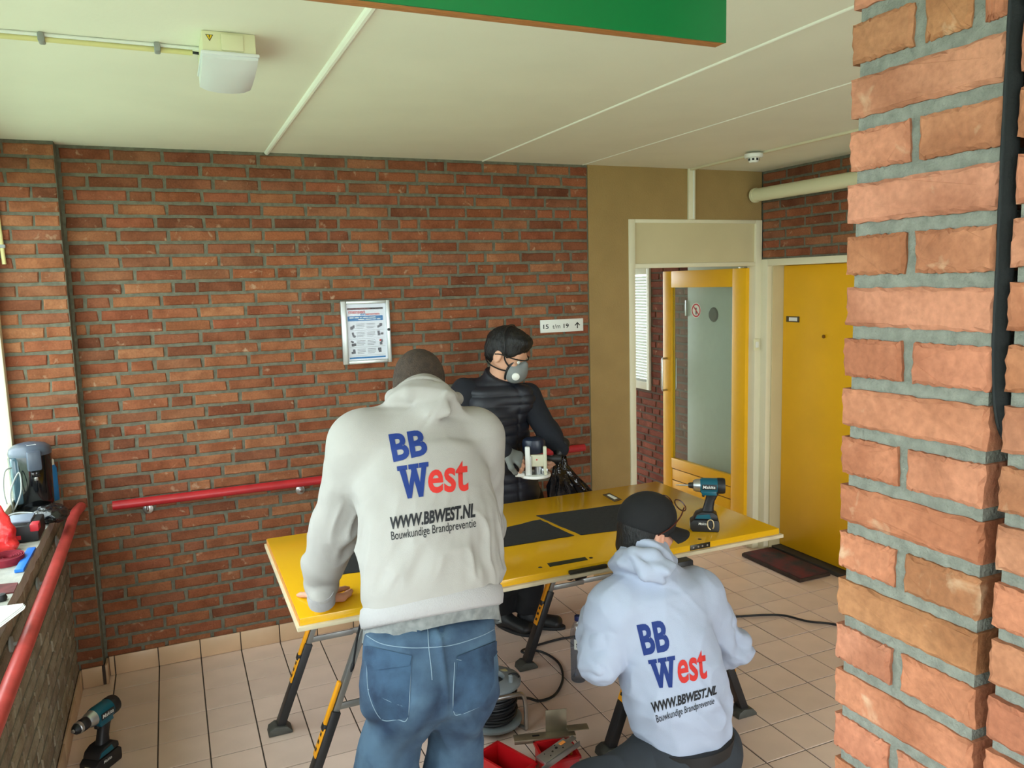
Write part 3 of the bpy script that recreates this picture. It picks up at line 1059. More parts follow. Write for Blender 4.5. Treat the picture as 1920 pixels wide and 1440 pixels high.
# ---- green board hanging from the ceiling
gb = thing('hanging_board', 'green painted plywood board hanging from the ceiling', 'sign board', (0.7, -3.2, 2.24))
go = (0.7, -3.2, 2.24)
MB().box(0.10, -3.200, 2.243, 1.226, -3.197, 2.56).build('painted_face', mat('sign_green', (0, 116, 58), 0.4, var=0.05, vscale=3), gb, go, smooth=0)
MB().box(0.10, -3.197, 2.243, 1.226, -3.174, 2.56, 0.001).build('plywood', M_ply, gb, go)
for x in (0.3, 1.0):
    MB().box(x - 0.02, -3.174, 2.50, x + 0.02, -3.150, CEIL, 0.002).build('hanger', M_steel, gb, go)

# ---- notice case on the brick wall
po = thing('notice_case', 'aluminium framed notice case with a printed house rules poster', 'notice case', (1.383, 0, 1.47))
oo = (1.383, 0, 1.47)
PX0, PX1, PZ0, PZ1 = 1.250, 1.516, 1.476, 1.816
MB().box(PX0, -0.024, PZ0, PX0 + 0.030, -0.001, PZ1, 0.004).build('frame_bar', M_alu, po, oo)
MB().box(PX1 - 0.022, -0.024, PZ0, PX1, -0.001, PZ1, 0.004).build('frame_bar', M_alu, po, oo)
MB().box(PX0 + 0.030, -0.024, PZ0, PX1 - 0.022, -0.001, PZ0 + 0.020, 0.004).build('frame_bar', M_alu, po, oo)
MB().box(PX0 + 0.030, -0.024, PZ1 - 0.018, PX1 - 0.022, -0.001, PZ1, 0.004).build('frame_bar', M_alu, po, oo)
MB().lathe([(0.008, 0.0), (0.008, 0.004), (0.0, 0.0045)], (PX1 - 0.012, -0.024, 1.655), (0, -1, 0), 16).build('lock', M_black, po, oo)
pp = MB().box(PX0 + 0.030, -0.012, PZ0 + 0.020, PX1 - 0.022, -0.002, PZ1 - 0.018).build('poster', mat('poster_paper', (226, 226, 238), 0.6), po, oo, smooth=0)
MB().box(PX0 + 0.030, -0.019, PZ0 + 0.020, PX1 - 0.022, -0.018, PZ1 - 0.018).build('glazing', glass_mat('case_glazing', (0.97, 0.98, 0.98), 0.006), po, oo, smooth=0)
M_pr, M_pb, M_pg = mat('print_red', (190, 30, 40), 0.6), mat('print_blue', (24, 110, 176), 0.6), mat('print_grey', (96, 92, 104), 0.6)
ax, bx = PX0 + 0.036, PX1 - 0.028
pw = bx - ax
def prect(name, u0, v0, u1, v1, m, dy=0.0003):
    """rectangle on the poster, u right, v down, 0..1"""
    H = 0.292
    zt = PZ1 - 0.024
    P = [(ax + u0 * pw, -0.0121 - dy, zt - v1 * H), (ax + u1 * pw, -0.0121 - dy, zt - v1 * H), (ax + u1 * pw, -0.0121 - dy, zt - v0 * H), (ax + u0 * pw, -0.0121 - dy, zt - v0 * H)]
    me = bpy.data.meshes.new(name)
    me.from_pydata([tuple(np.array(p) - oo) for p in P], [], [(0, 1, 2, 3)])
    return link(name, me, m, pp)
def ptext(body, u0, v0, u1, v1, m, bold=0.0, shear=0.0):
    H = 0.292; zt = PZ1 - 0.024; y = -0.0129
    return flat_text('print', body, ((ax + u0 * pw, y, zt - v0 * H), (ax + u1 * pw, y, zt - v0 * H), (ax + u0 * pw, y, zt - v1 * H)), m, pp, oo, bold, shear)
prect('photo_band', 0.0, 0.05, 0.96, 0.085, mat('photo_band', (90, 40, 40), 0.6, var=0.6, vscale=60))
prect('photo_band_end', 0.62, 0.05, 0.96, 0.085, mat('photo_dark', (30, 14, 16), 0.6), 0.0005)
ptext('mensen', 0.03, 0.105, 0.47, 0.155, M_pr, 0.02)
ptext('en', 0.34, 0.155, 0.48, 0.19, M_pb, 0.02)
ptext('wonen', 0.48, 0.155, 0.86, 0.19, M_pr, 0.02)
prect('header_band', 0.0, 0.20, 0.95, 0.29, M_pb)
# the header lines are too blurred to read: broken white strips
for v, us in ((0.220, ((0.05, 0.16), (0.19, 0.30), (0.33, 0.38), (0.41, 0.55), (0.58, 0.75))), (0.256, ((0.28, 0.44), (0.48, 0.64), (0.67, 0.76), (0.79, 0.88)))):
    for u0, u1 in us:
        prect('text_line', u0, v, u1, v + 0.016, M_white, 0.0006)
for r in range(4):
    v = 0.33 + r * 0.155
    for cidx in range(2):
        u = 0.03 if cidx == 0 else 0.50
        iu = u if cidx == 0 else u + 0.27
        tu = u + 0.19 if cidx == 0 else u
        # little pictogram: a few overlapping dark shapes
        rgp = random.Random(r * 2 + cidx)
        for q in range(4):
            a, b = iu + rgp.uniform(0.0, 0.10), v + rgp.uniform(0.0, 0.07)
            prect('pictogram', a, b, a + rgp.uniform(0.04, 0.08), b + rgp.uniform(0.03, 0.055), M_pg if rgp.random() < 0.75 or cidx == 0 else M_pr, 0.0003 + q * 0.00005)
        for q in range(4):
            prect('text_line', tu, v + 0.012 + q * 0.026, tu + 0.22 - 0.04 * (q == 3), v + 0.019 + q * 0.026, M_pg)
    prect('rule', 0.02, v + 0.132, 0.98, v + 0.135, M_pg)
prect('footer_band', 0.0, 0.955, 0.98, 0.985, M_pb)

# ---- direction sign 15 t/m 19
sg = thing('number_sign', 'small white direction sign reading 15 t/m 19 with arrow', 'sign', (2.573, 0, 1.625))
go2 = (2.573, 0, 1.625)
a0, a1 = onY(1012, 601, -0.006), onY(1093, 620, -0.006)
SX0, SX1, SZ0, SZ1 = 2.428, 2.716, 1.588, 1.664
plate = MB().box(SX0, -0.008, SZ0, SX1, -0.001, SZ1, 0.001).build('plate', M_white, sg, go2)
def stext(body, u0, v0, u1, v1, bold=0.02):
    y = -0.0084
    P = lambda u, v: (SX0 + u * (SX1 - SX0), y, SZ1 - v * (SZ1 - SZ0))
    flat_text('lettering', body, (P(u0, v0), P(u1, v0), P(u0, v1)), M_txt, plate, go2, bold)
stext('15', 0.065, 0.36, 0.185, 0.70)
stext('t/m', 0.275, 0.36, 0.455, 0.70, 0.0)
stext('19', 0.535, 0.36, 0.655, 0.70)
ah = [(0.86, 0.26), (0.795, 0.52), (0.815, 0.56), (0.848, 0.43), (0.848, 0.76), (0.872, 0.76), (0.872, 0.43), (0.905, 0.56), (0.925, 0.52)]
yz_plate('arrow', [(SX0 + u * (SX1 - SX0), SZ1 - v * (SZ1 - SZ0)) for u, v in ah][::-1], -0.0084, M_txt, plate, go2)

# ---- handrails
hb = thing('handrail', 'straight red handrail mounted on the long brick wall', 'handrail', (1.38, -0.06, 0.875))
ho = (1.38, -0.06, 0.875)
MB().tube([(0.095, -0.062, 0.874), (2.68, -0.062, 0.878)], 0.0225, 20).build('rail', M_redpaint, hb, ho)
for px in (278, 563):
    x = onY(px, 958 if px < 300 else 918, -0.003)[0]
    bk = MB().lathe([(0.024, 0.0), (0.024, 0.006), (0.012, 0.010), (0.0, 0.010)], (x, -0.001, 0.822), (0, -1, 0), 22).build('rosette', M_steel, hb, ho)
    MB().tube([(x, -0.006, 0.822), (x, -0.045, 0.824), (x, -0.062, 0.836), (x, -0.062, 0.854)], 0.006, 10).build('bracket', M_steel, bk, ho)
for x in (1.85, 2.5):
    bk = MB().lathe([(0.024, 0.0), (0.024, 0.006), (0.012, 0.010), (0.0, 0.010)], (x, -0.001, 0.822), (0, -1, 0), 22).build('rosette', M_steel, hb, ho)
    MB().tube([(x, -0.006, 0.822), (x, -0.045, 0.824), (x, -0.062, 0.836), (x, -0.062, 0.856)], 0.006, 10).build('bracket', M_steel, bk, ho)
hl = thing('handrail', 'worn faded red handrail mounted along the low parapet', 'handrail', (-0.05, -2.0, 0.87))
ho = (-0.05, -2.0, 0.87)
pts = spline([(-0.048, -6.0, 0.868), (-0.048, -4.0, 0.868), (-0.048, -2.0, 0.868), (-0.050, -0.62, 0.878), (-0.052, -0.35, 0.886), (-0.046, -0.22, 0.90), (-0.034, PD - 0.022, 0.90)], 8)
MB().tube(pts, 0.0225, 18).build('rail', M_redfade, hl, ho)
for y in (-0.40, -0.95, -1.5):
    bk = MB().lathe([(0.024, 0.0), (0.024, 0.006), (0.012, 0.010), (0.0, 0.010)], (XL + 0.001, y, 0.83), (1, 0, 0), 20).build('rosette', M_grey, hl, ho)
    MB().tube([(XL + 0.006, y, 0.83), (-0.060, y, 0.832), (-0.049, y, 0.850)], 0.006, 10).build('bracket', M_grey, bk, ho)

# ---- doormat
mt = thing('doormat', 'dark thick doormat with faded red pattern before the yellow door', 'doormat', (4.0, -0.37, 0))
MB().box(3.86, -0.64, 0.0005, 4.115, -0.10, 0.024, 0.006).build('backing', mat('mat_brown', (64, 46, 34), 0.95, var=0.2, bump=1.0, bscale=260, bdist=0.006), mt, (4.0, -0.37, 0))
MB().box(3.868, -0.632, 0.023, 4.107, -0.108, 0.031, 0.004).build('pile', mat('mat_pile', (112, 44, 40), 0.98, rgb2=(52, 48, 44), vscale=9, bump=1.0, bscale=320, bdist=0.008), mt, (4.0, -0.37, 0))

# ================================================================== WORKBENCH
TZ = 0.800
tb = thing('door_panel', 'yellow flush door laid flat across two sawhorses as workpiece', 'door panel', (1.75, -1.18, 0.76))
to = (1.75, -1.18, 0.76)
MB().box(0.733, -1.648, 0.7745, 2.768, -0.712, TZ, 0.0015).build('leaf', mat('gloss_yellow', (228, 172, 22), 0.16, var=0.02, vscale=4, spec=0.6), tb, to)
MB().box(0.722, -1.661, 0.760, 2.781, -0.700, 0.7745, 0.001).build('rebate_lip', mat('raw_door_edge', (206, 190, 158), 0.7, var=0.08, vscale=14), tb, to)
MB().box(0.7305, -1.646, 0.7745, 0.7335, -0.714, 0.798).build('end_lipping', mat('wood_lipping', (206, 140, 66), 0.65, var=0.12, vscale=20), tb, to, smooth=0)
def on_top(x, y): p = onZ(x, y, TZ); return p
# lock faceplate, lever slot, nameplate, hinge and drilled holes
M_plate = mat('dark_green_steel', (44, 56, 42), 0.4, 0.5, var=0.2, vscale=40)
def top_quad(name, px, m, z0=TZ, z1=TZ + 0.002, par=tb, shrink=0):
    P = [onZ(a, b, TZ)[:2] for a, b in px]
    s = MB().prism([tuple(p) for p in P], z0, z1, 'xy')
    return s.build(name, m, par, to)
top_quad('lock_plate', [(1026, 1057), (1097, 1045), (1102, 1050), (1031, 1063)], M_plate)
MB().box(1.735, -1.666, 0.778, 1.90, -1.6485, 0.7925, 0.004).build('lock_slot', mat('slot_dark', (40, 34, 18), 0.6), tb, to)
np2 = top_quad('nameplate', [(1130, 928), (1143, 925), (1166, 937), (1152, 941)], MATS['bronze_plate'])
top_quad('name_card', [(1138, 929), (1143, 928), (1158, 935), (1152, 937)], M_white, TZ + 0.002, TZ + 0.003, np2)
MB().box(2.30, -1.6505, 0.777, 2.40, -1.6475, 0.799, 0.001).build('hinge_leaf', mat('hinge_dark', (70, 68, 62), 0.35, 0.9), tb, to)
for x in (2.315, 2.34, 2.36, 2.385):
    MB().lathe([(0.004, 0.0), (0.004, 0.001), (0.0, 0.0012)], (x, -1.6505, 0.788), (0, -1, 0), 10).build('screw', M_steel, tb, to)
for px, py in ((1013, 1064), (1108, 1046), (1312, 1011)):
    p = on_top(px, py)
    MB().lathe([(0.008, -0.001), (0.008, 0.0008), (0.0, 0.0008)], (p[0], p[1], TZ), (0, 0, 1), 14).build('drill_hole', M_black, tb, to)

# ---- black non-slip mats on the door
M_felt = mat('black_felt', (36, 36, 37), 0.98, var=0.2, vscale=60, bump=0.8, bscale=500, bdist=0.003)
def mat_sheet(label, px, seed, dz):
    rg = random.Random(seed)
    P = [onZ(a, b, TZ) for a, b in px]
    # ragged outline
    out = []
    for i in range(len(P)):
        a, b = P[i], P[(i + 1) % len(P)]
        for k in range(9):
            q = a + (b - a) * k / 9
            out.append((q[0] + rg.uniform(-0.003, 0.003), q[1] + rg.uniform(-0.003, 0.003)))
    z0 = TZ + 0.0005 + dz
    o = MB().prism(out, z0, z0 + 0.003, 'xy').build('anti_slip_mat', M_felt, None, (P[0][0], P[0][1], z0))
    o.location = (P[0][0], P[0][1], z0)
    props(o, label, 'mat', 'non-slip mats on the yellow door panel')
mat_sheet('black felt mat lying across the middle of the yellow door', [(898, 1002), (1012, 975), (1076, 1005), (935, 1028)], 1, 0.0)
mat_sheet('long black felt mat with ragged end beside the capped head', [(1005, 968), (1175, 945), (1240, 985), (1090, 1004)], 2, 0.0)
mat_sheet('small black felt mat corner showing beside the sleeve', [(652, 1030), (760, 1012), (770, 1062), (638, 1078)], 3, 0.0)

# ---- sawhorses
M_sawblk = mat('sawhorse_black', (30, 30, 32), 0.42, var=0.1, vscale=10)
M_sawgry = mat('sawhorse_zinc', (150, 152, 150), 0.38, 0.8)
M_sawora = mat('sawhorse_orange', (240, 160, 16), 0.4)
def sawhorse(label, xc, half, ys, dx_top=0.065):
    t = thing('sawhorse', label, 'sawhorse', (xc, sum(ys) / 2, 0), 0, 'folding sawhorses under the yellow door')
    org = (xc, sum(ys) / 2, 0)
    zt = 0.758
    MB().box(xc - 0.045, ys[1] - 0.04, 0.700, xc + 0.045, ys[0] + 0.04, zt, 0.006).build('beam', M_sawblk, t, org)
    for y in ys:
        for s in (-1, 1):
            top = np.array([xc + s * dx_top, y, 0.715]); ft = np.array([xc + s * half, y, 0.022])
            d = nrm(ft - top); sd = np.array([0, 1.0, 0]); n_ = np.cross(d, sd)
            Ln = np.linalg.norm(ft - top)
            mid = top + d * Ln * 0.50
            lg = MB().obox((mid + ft) / 2, d, sd, n_, Ln * 0.25 + 0.004, 0.024, 0.017, 0.003).build('leg', M_sawblk, t, org)
            MB().obox((top + mid) / 2 + d * 0.03, d, sd, n_, Ln * 0.25 + 0.03, 0.017, 0.011, 0.002).build('upper_leg', M_sawgry, lg, org)
            out = n_ if n_[0] * s > 0 else -n_
            # spreader handle and latch
            c1 = top + d * Ln * 0.47 + out * 0.020
            MB().obox(c1, d, sd, n_, 0.085, 0.012, 0.007, 0.004).build('latch_lever', M_sawora, lg, org)
            c2 = top + d * Ln * 0.66 + out * 0.0185
            MB().obox(c2, d, sd, n_, 0.055, 0.018, 0.004, 0.003).build('height_lock', M_sawora, lg, org)
            for q in (-0.028, 0.0, 0.028):
                MB().obox(c2 + d * q + out * 0.004, d, sd, n_, 0.006, 0.008, 0.001).build('lock_slot', M_sawblk, lg, org, smooth=0)
            c3 = top + d * Ln * 0.585 + out * 0.020
            MB().obox(c3, d, sd, n_, 0.012, 0.015, 0.008, 0.003).build('pivot', M_sawblk, lg, org)
            # shoe
            sh = MB()
            sh.prism([(ft[0] - 0.050, 0.001), (ft[0] + 0.050, 0.001), (ft[0] + 0.050, 0.010), (ft[0] + 0.030, 0.032), (ft[0] - 0.018, 0.040), (ft[0] - 0.044, 0.026)], y - 0.034, y + 0.034, 'xz')
            sh.build('foot', mat('sawhorse_foot', (78, 78, 72), 0.6, 0.3, var=0.15, vscale=30), lg, org, bev=0.003)
        zz = 0.385
        xa = half - (half - dx_top) * (zz - 0.022) / 0.693
        MB().box(xc - xa, y - 0.010, zz - 0.012, xc - 0.01, y - 0.002, zz + 0.012, 0.001).build('spreader', M_sawgry, t, org)
        MB().box(xc - 0.02, y + 0.000, zz - 0.012, xc + xa, y + 0.006, zz + 0.012, 0.001).build('spreader', M_sawgry, t, org)
    return t
sawhorse('black folding sawhorse with orange latches under the free end of the yellow door', 1.06, 0.345, (-0.90, -1.50))
sawhorse('black folding sawhorse with orange latches standing between water bottle and doormat', 2.235, 0.335, (-0.86, -1.66))
# ================================================================== FIGURES
# bodies and clothes are smooth-blended solids, meshed as one continuous skin


def vnoise(P, seed=0):
    """value noise in 0..1 for an (n,3) array"""
    Q = np.floor(P).astype(np.int64)
    f = P - Q
    f = f * f * (3 - 2 * f)
    def h(i, j, k):
        n = (i * 374761393 + j * 668265263 + k * 2147483647 + seed * 974711) & 0xFFFFFFFF
        n = ((n ^ (n >> 13)) * 1274126177) & 0xFFFFFFFF
        return ((n ^ (n >> 16)) & 0xFFFF) / 65535.0
    r = 0
    for a in (0, 1):
        for b in (0, 1):
            for c in (0, 1):
                w = (f[:, 0] if a else 1 - f[:, 0]) * (f[:, 1] if b else 1 - f[:, 1]) * (f[:, 2] if c else 1 - f[:, 2])
                r = r + w * h(Q[:, 0] + a, Q[:, 1] + b, Q[:, 2] + c)
    return r


def smin(a, b, k):
    h = np.clip(0.5 + 0.5 * (b - a) / k, 0, 1)
    return b * (1 - h) + a * h - k * h * (1 - h)


class Solid:
    def __init__(self):
        self.p = []

    def c(self, a, b, ra, rb, k=0.03):
        self.p.append(('c', np.array(a, float), np.array(b, float), ra, rb, k)); return self

    def chain(self, pts, rs, k=0.03):
        for i in range(len(pts) - 1):
            self.c(pts[i], pts[i + 1], rs[i], rs[i + 1], k)
        return self

    def e(self, c, rad, ax=None, k=0.03):
        A = np.eye(3) if ax is None else np.array(ax, float)
        self.p.append(('e', np.array(c, float), np.array(rad, float), A, k)); return self

    def t(self, a, b, wa, wb, side, k=0.04, cap=0.6):
        """tapering slab with an elliptical section: (half width, half depth) at both ends"""
        self.p.append(('t', np.array(a, float), np.array(b, float), wa, wb, nrm(side), k, cap)); return self

    def tt(self, pts, ws, side, k=0.04, cap=0.5):
        """chain of elliptical sections, one continuous trunk"""
        self.p.append(('tt', [np.array(p, float) for p in pts], ws, nrm(side), k, cap)); return self

    def sub(self, solid, k=0.01):
        self.p.append(('s', solid, k)); return self

    def cut(self, pt, n, k=0.01):
        """keep the side the normal points away from"""
        self.p.append(('cut', np.array(pt, float), nrm(n), k)); return self

    def sube(self, c, rad, ax=None, k=0.01):
        A = np.eye(3) if ax is None else np.array(ax, float)
        self.p.append(('sube', np.array(c, float), np.array(rad, float), A, k)); return self

    @staticmethod
    def _t(P, a, b, wa, wb, s, cap):
        ab = b - a
        ln = np.linalg.norm(ab); ax = ab / ln
        s2 = nrm(s - ax * (s @ ax)); e = np.cross(ax, s2)
        R = P - a
        l = R @ ax
        t = np.clip(l / ln, 0, 1)
        over = np.abs(l - t * ln)
        W = wa[0] + (wb[0] - wa[0]) * t; D = wa[1] + (wb[1] - wa[1]) * t
        mn = np.minimum(W, D)
        return (np.sqrt((R @ s2 / W) ** 2 + (R @ e / D) ** 2 + (over / (mn * cap)) ** 2) - 1) * mn * (cap if cap < 1 else 1)

    def __call__(self, P):
        d = np.full(len(P), 9.0)
        for q in self.p:
            if q[0] == 'c':
                _, a, b, ra, rb, k = q
                ab = b - a
                t = np.clip(((P - a) @ ab) / (ab @ ab + 1e-12), 0, 1)
                x = np.linalg.norm(P - a - t[:, None] * ab, axis=1) - (ra + (rb - ra) * t)
            elif q[0] == 'e':
                _, c, r, A, k = q
                L = (P - c) @ A.T / r
                x = (np.linalg.norm(L, axis=1) - 1) * r.min()
            elif q[0] == 's':
                x = q[1](P); k = q[2]
            elif q[0] == 'tt':
                _, pts, ws, s, k, cap = q
                x = np.full(len(P), 9.0)
                for i in range(len(pts) - 1):
                    x = np.minimum(x, self._t(P, pts[i], pts[i + 1], ws[i], ws[i + 1], s, cap))
            elif q[0] == 't':
                _, a, b, wa, wb, s, k, cap = q
                x = self._t(P, a, b, wa, wb, s, cap)
            elif q[0] == 'cut':
                _, pt, n, k = q
                x = (P - pt) @ n
                d = -smin(-d, -x, k)
                continue
            else:
                _, c, r, A, k = q
                L = (P - c) @ A.T / r
                x = (np.linalg.norm(L, axis=1) - 1) * r.min()
                d = -smin(-d, x, k)
                continue
            d = smin(d, x, k) if d[0] < 8.9 or d.min() < 8.9 else x
        return d

    def bounds(self):
        lo, hi = np.full(3, 9e9), np.full(3, -9e9)
        for q in self.p:
            if q[0] == 's':
                a, b = q[1].bounds(); lo = np.minimum(lo, a); hi = np.maximum(hi, b)
            elif q[0] == 'tt':
                for v, w in zip(q[1], q[2]): lo = np.minimum(lo, v - max(w)); hi = np.maximum(hi, v + max(w))
            elif q[0] == 'c':
                r = max(q[3], q[4])
                for v in (q[1], q[2]): lo = np.minimum(lo, v - r); hi = np.maximum(hi, v + r)
            elif q[0] == 'e':
                r = q[2].max(); lo = np.minimum(lo, q[1] - r); hi = np.maximum(hi, q[1] + r)
            elif q[0] == 't':
                r = max(*q[3], *q[4])
                for v in (q[1], q[2]): lo = np.minimum(lo, v - r); hi = np.maximum(hi, v + r)
        return lo - 0.03, hi + 0.03


def mesh_solid(sd, h):
    """naive surface nets, evaluated only in blocks near the surface"""
    lo, hi = sd.bounds()
    B = 4
    nb = np.ceil((hi - lo) / (h * B)).astype(int) + 1
    ci = np.stack(np.meshgrid(*[np.arange(n) for n in nb], indexing='ij'), -1).reshape(-1, 3)
    cen = lo + (ci + 0.5) * h * B - 0.5 * h
    dc = sd(cen)
    n = nb * B
    D = np.repeat(np.repeat(np.repeat(np.sign(dc).reshape(nb), B, 0), B, 1), B, 2).astype(np.float32)
    keep = ci[np.abs(dc) < h * B * 0.95 + 0.02]
    of = np.stack(np.meshgrid(*[np.arange(B)] * 3, indexing='ij'), -1).reshape(-1, 3)
    idx = (keep[:, None, :] * B + of[None]).reshape(-1, 3)
    D[idx[:, 0], idx[:, 1], idx[:, 2]] = sd(lo + idx * h)
    S = D < 0
    cnt = np.zeros(n - 1, np.int8)
    for a in (0, 1):
        for b in (0, 1):
            for c in (0, 1):
                cnt += S[a:n[0] - 1 + a, b:n[1] - 1 + b, c:n[2] - 1 + c]
    act = np.argwhere((cnt > 0) & (cnt < 8))
    vid = np.full(n - 1, -1, np.int64)
    vid[act[:, 0], act[:, 1], act[:, 2]] = np.arange(len(act))
    acc = np.zeros((len(act), 3)); num = np.zeros(len(act))
    for ax in range(3):
        o1, o2 = [i for i in range(3) if i != ax]
        for u in (0, 1):
            for w in (0, 1):
                p0 = act.copy(); p0[:, o1] += u; p0[:, o2] += w
                p1 = p0.copy(); p1[:, ax] += 1
                a = D[p0[:, 0], p0[:, 1], p0[:, 2]]; b = D[p1[:, 0], p1[:, 1], p1[:, 2]]
                m = (a < 0) != (b < 0)
                t = np.where(m, a / np.where(a == b, 1, a - b), 0)
                q = p0.astype(float); q[:, ax] += t
                acc[m] += q[m]; num[m] += 1
    V = lo + acc / num[:, None] * h
    F = []
    for ax in range(3):
        o1, o2 = [i for i in range(3) if i != ax]
        sl0 = [slice(1, m - 1) for m in n]; sl1 = [slice(1, m - 1) for m in n]
        sl0[ax] = slice(0, n[ax] - 1); sl1[ax] = slice(1, n[ax])
        A_, B_ = S[tuple(sl0)], S[tuple(sl1)]
        for sgn in (True, False):
            e = np.argwhere((A_ == sgn) & (B_ == (not sgn)))
            if not len(e): continue
            e[:, o1] += 1; e[:, o2] += 1
            def g(u, w):
                q = e.copy(); q[:, o1] -= u; q[:, o2] -= w
                return vid[q[:, 0], q[:, 1], q[:, 2]]
            qd = np.stack([g(0, 0), g(1, 0), g(1, 1), g(0, 1)], 1)
            flip = sgn
            if ax == 1: flip = not flip
            if not flip: qd = qd[:, ::-1]
            F.append(qd)
    F = np.concatenate(F)
    F = F[(F >= 0).all(1)]
    return V, F


def vnormals(V, F):
    a = np.cross(V[F[:, 2]] - V[F[:, 0]], V[F[:, 3]] - V[F[:, 1]])
    N = np.zeros_like(V)
    for k in range(4):
        np.add.at(N, F[:, k], a)
    return N / (np.linalg.norm(N, axis=1)[:, None] + 1e-12)


def relax(V, F, it=2, w=0.5):
    for _ in range(it):
        acc = np.zeros_like(V); num = np.zeros(len(V))
        for k in range(4):
            np.add.at(acc, F[:, k], V[F[:, (k + 1) % 4]]); np.add.at(num, F[:, k], 1)
            np.add.at(acc, F[:, (k + 1) % 4], V[F[:, k]]); np.add.at(num, F[:, (k + 1) % 4], 1)
        V = V + w * (acc / num[:, None] - V)
    return V


def solid_obj(name, sd, h, m, parent, org, disp=None, sm=2):
    V, F = mesh_solid(sd, h)
    N = vnormals(V, F)
    if ((V - V.mean(0)) * N).sum() < 0:
        F = F[:, ::-1]; N = -N
    V = relax(V, F, sm)
    if disp is not None:
        V = V + N * disp(V, N)[:, None]
    me = bpy.data.meshes.new(name)
    me.vertices.add(len(V)); me.vertices.foreach_set('co', (V - np.array(org)).astype(np.float32).ravel())
    me.loops.add(F.size); me.loops.foreach_set('vertex_index', F.astype(np.int32).ravel())
    me.polygons.add(len(F)); me.polygons.foreach_set('loop_start', np.arange(0, F.size, 4, dtype=np.int32))
    me.update(calc_edges=True)
    me.polygons.foreach_set('use_smooth', [True] * len(F))
    o = link(name, me, m, parent)
    o_bvh = BVHTree.FromPolygons([tuple(v) for v in V], [tuple(int(i) for i in f) for f in F])
    return o, o_bvh


def cast(bvh, px, py):
    d = ray(px, py)
    hit = bvh.ray_cast(Vector(CAM), Vector(nrm(d)))
    return (np.array(hit[0]), np.array(hit[1])) if hit[0] is not None else (None, None)


def decal(name, PF, quad, bvh, m, parent, org, off=0.0015, nx=10, ny=6, thick=0.0):
    """flat print laid on a curved cloth: unit square -> four picture points -> cloth surface"""
    P, F = cut2d(*PF, nx, ny)
    TL, TR, BR, BL = (np.array(q, float) for q in quad)
    V, NN, last = [], [], None
    for u, v in P:
        q = (TL * (1 - u) + TR * u) * v + (BL * (1 - u) + BR * u) * (1 - v)
        a, n = cast(bvh, *q)
        if a is None:
            V.append(None); NN.append(None)
        else:
            if n @ (CAM - a) < 0: n = -n
            V.append(a + n * off); NN.append(n)
    F = [f for f in F if all(V[i] is not None for i in f)]
    # drop slivers that bridge a silhouette
    F = [f for f in F if max(np.linalg.norm(V[f[i]] - V[f[i - 1]]) for i in range(3)) < 0.06]
    used = sorted({i for f in F for i in f})
    mp = {j: i for i, j in enumerate(used)}
    me = bpy.data.meshes.new(name)
    me.from_pydata([tuple(V[i] - np.array(org)) for i in used], [], [tuple(mp[i] for i in f) for f in F])
    me.polygons.foreach_set('use_smooth', [True] * len(me.polygons))
    return link(name, me, m, parent)


def patch(name, px, bvh, m, parent, org, off=0.002, n=14):
    """cloth patch with a picture-space outline, laid on the garment"""
    A = np.array(px, float)
    lo, hi = A.min(0), A.max(0)
    U = (A - lo) / (hi - lo); U[:, 1] = 1 - U[:, 1]
    quad = [(lo[0], lo[1]), (hi[0], lo[1]), (hi[0], hi[1]), (lo[0], hi[1])]
    return decal(name, (U, [tuple(range(len(U)))]), quad, bvh, m, parent, org, off, n, n)


def seam(name, px, bvh, m, parent, org, r=0.0012, off=0.001):
    pts = spline([(a, b, 0) for a, b in px], 8)
    P = []
    for q in pts:
        a, n = cast(bvh, q[0], q[1])
        if a is not None:
            if n @ (CAM - a) < 0: n = -n
            P.append(a + n * off)
    if len(P) > 2:
        return MB().tube(P, r, 5).build(name, m, parent, org, fix=False)


def frame(f, up=(0, 0, 1)):
    """head frame: right, up, forward"""
    f = nrm(f)
    u = nrm(np.array(up, float) - f * (np.array(up, float) @ f))
    r = np.cross(f, u)
    return r, u, f


def head_solid(S, c, fr, s=1.0, ears=True):
    r, u, f = fr
    A = np.array([r, u, f])
    L = lambda x, y, z: np.array(c) + s * (x * r + y * u + z * f)
    S.e(L(0, 0.030, -0.012), np.array((0.074, 0.088, 0.096)) * s, A, 0.02)
    S.e(L(0, -0.030, 0.022), np.array((0.062, 0.080, 0.070)) * s, A, 0.03)
    S.e(L(0, -0.085, 0.050), np.array((0.034, 0.028, 0.034)) * s, A, 0.03)     # chin
    S.c(L(0, 0.012, 0.088), L(0, -0.030, 0.106), 0.009 * s, 0.015 * s, 0.012)   # nose
    S.e(L(0, 0.022, 0.078), np.array((0.052, 0.010, 0.012)) * s, A, 0.012)     # brow
    S.e(L(0, -0.058, 0.083), np.array((0.024, 0.008, 0.010)) * s, A, 0.008)    # lips
    for q in (-1, 1):
        S.e(L(q * 0.034, -0.018, 0.072), np.array((0.018, 0.016, 0.014)) * s, A, 0.012)   # cheek
        S.sube(L(q * 0.032, 0.004, 0.098), np.array((0.017, 0.012, 0.014)) * s, A, 0.008)  # socket
        if ears:
            S.e(L(q * 0.078, -0.008, -0.008), np.array((0.009, 0.033, 0.021)) * s, A, 0.006)
            S.sube(L(q * 0.089, -0.006, -0.004), np.array((0.008, 0.020, 0.011)) * s, A, 0.004)
    return L


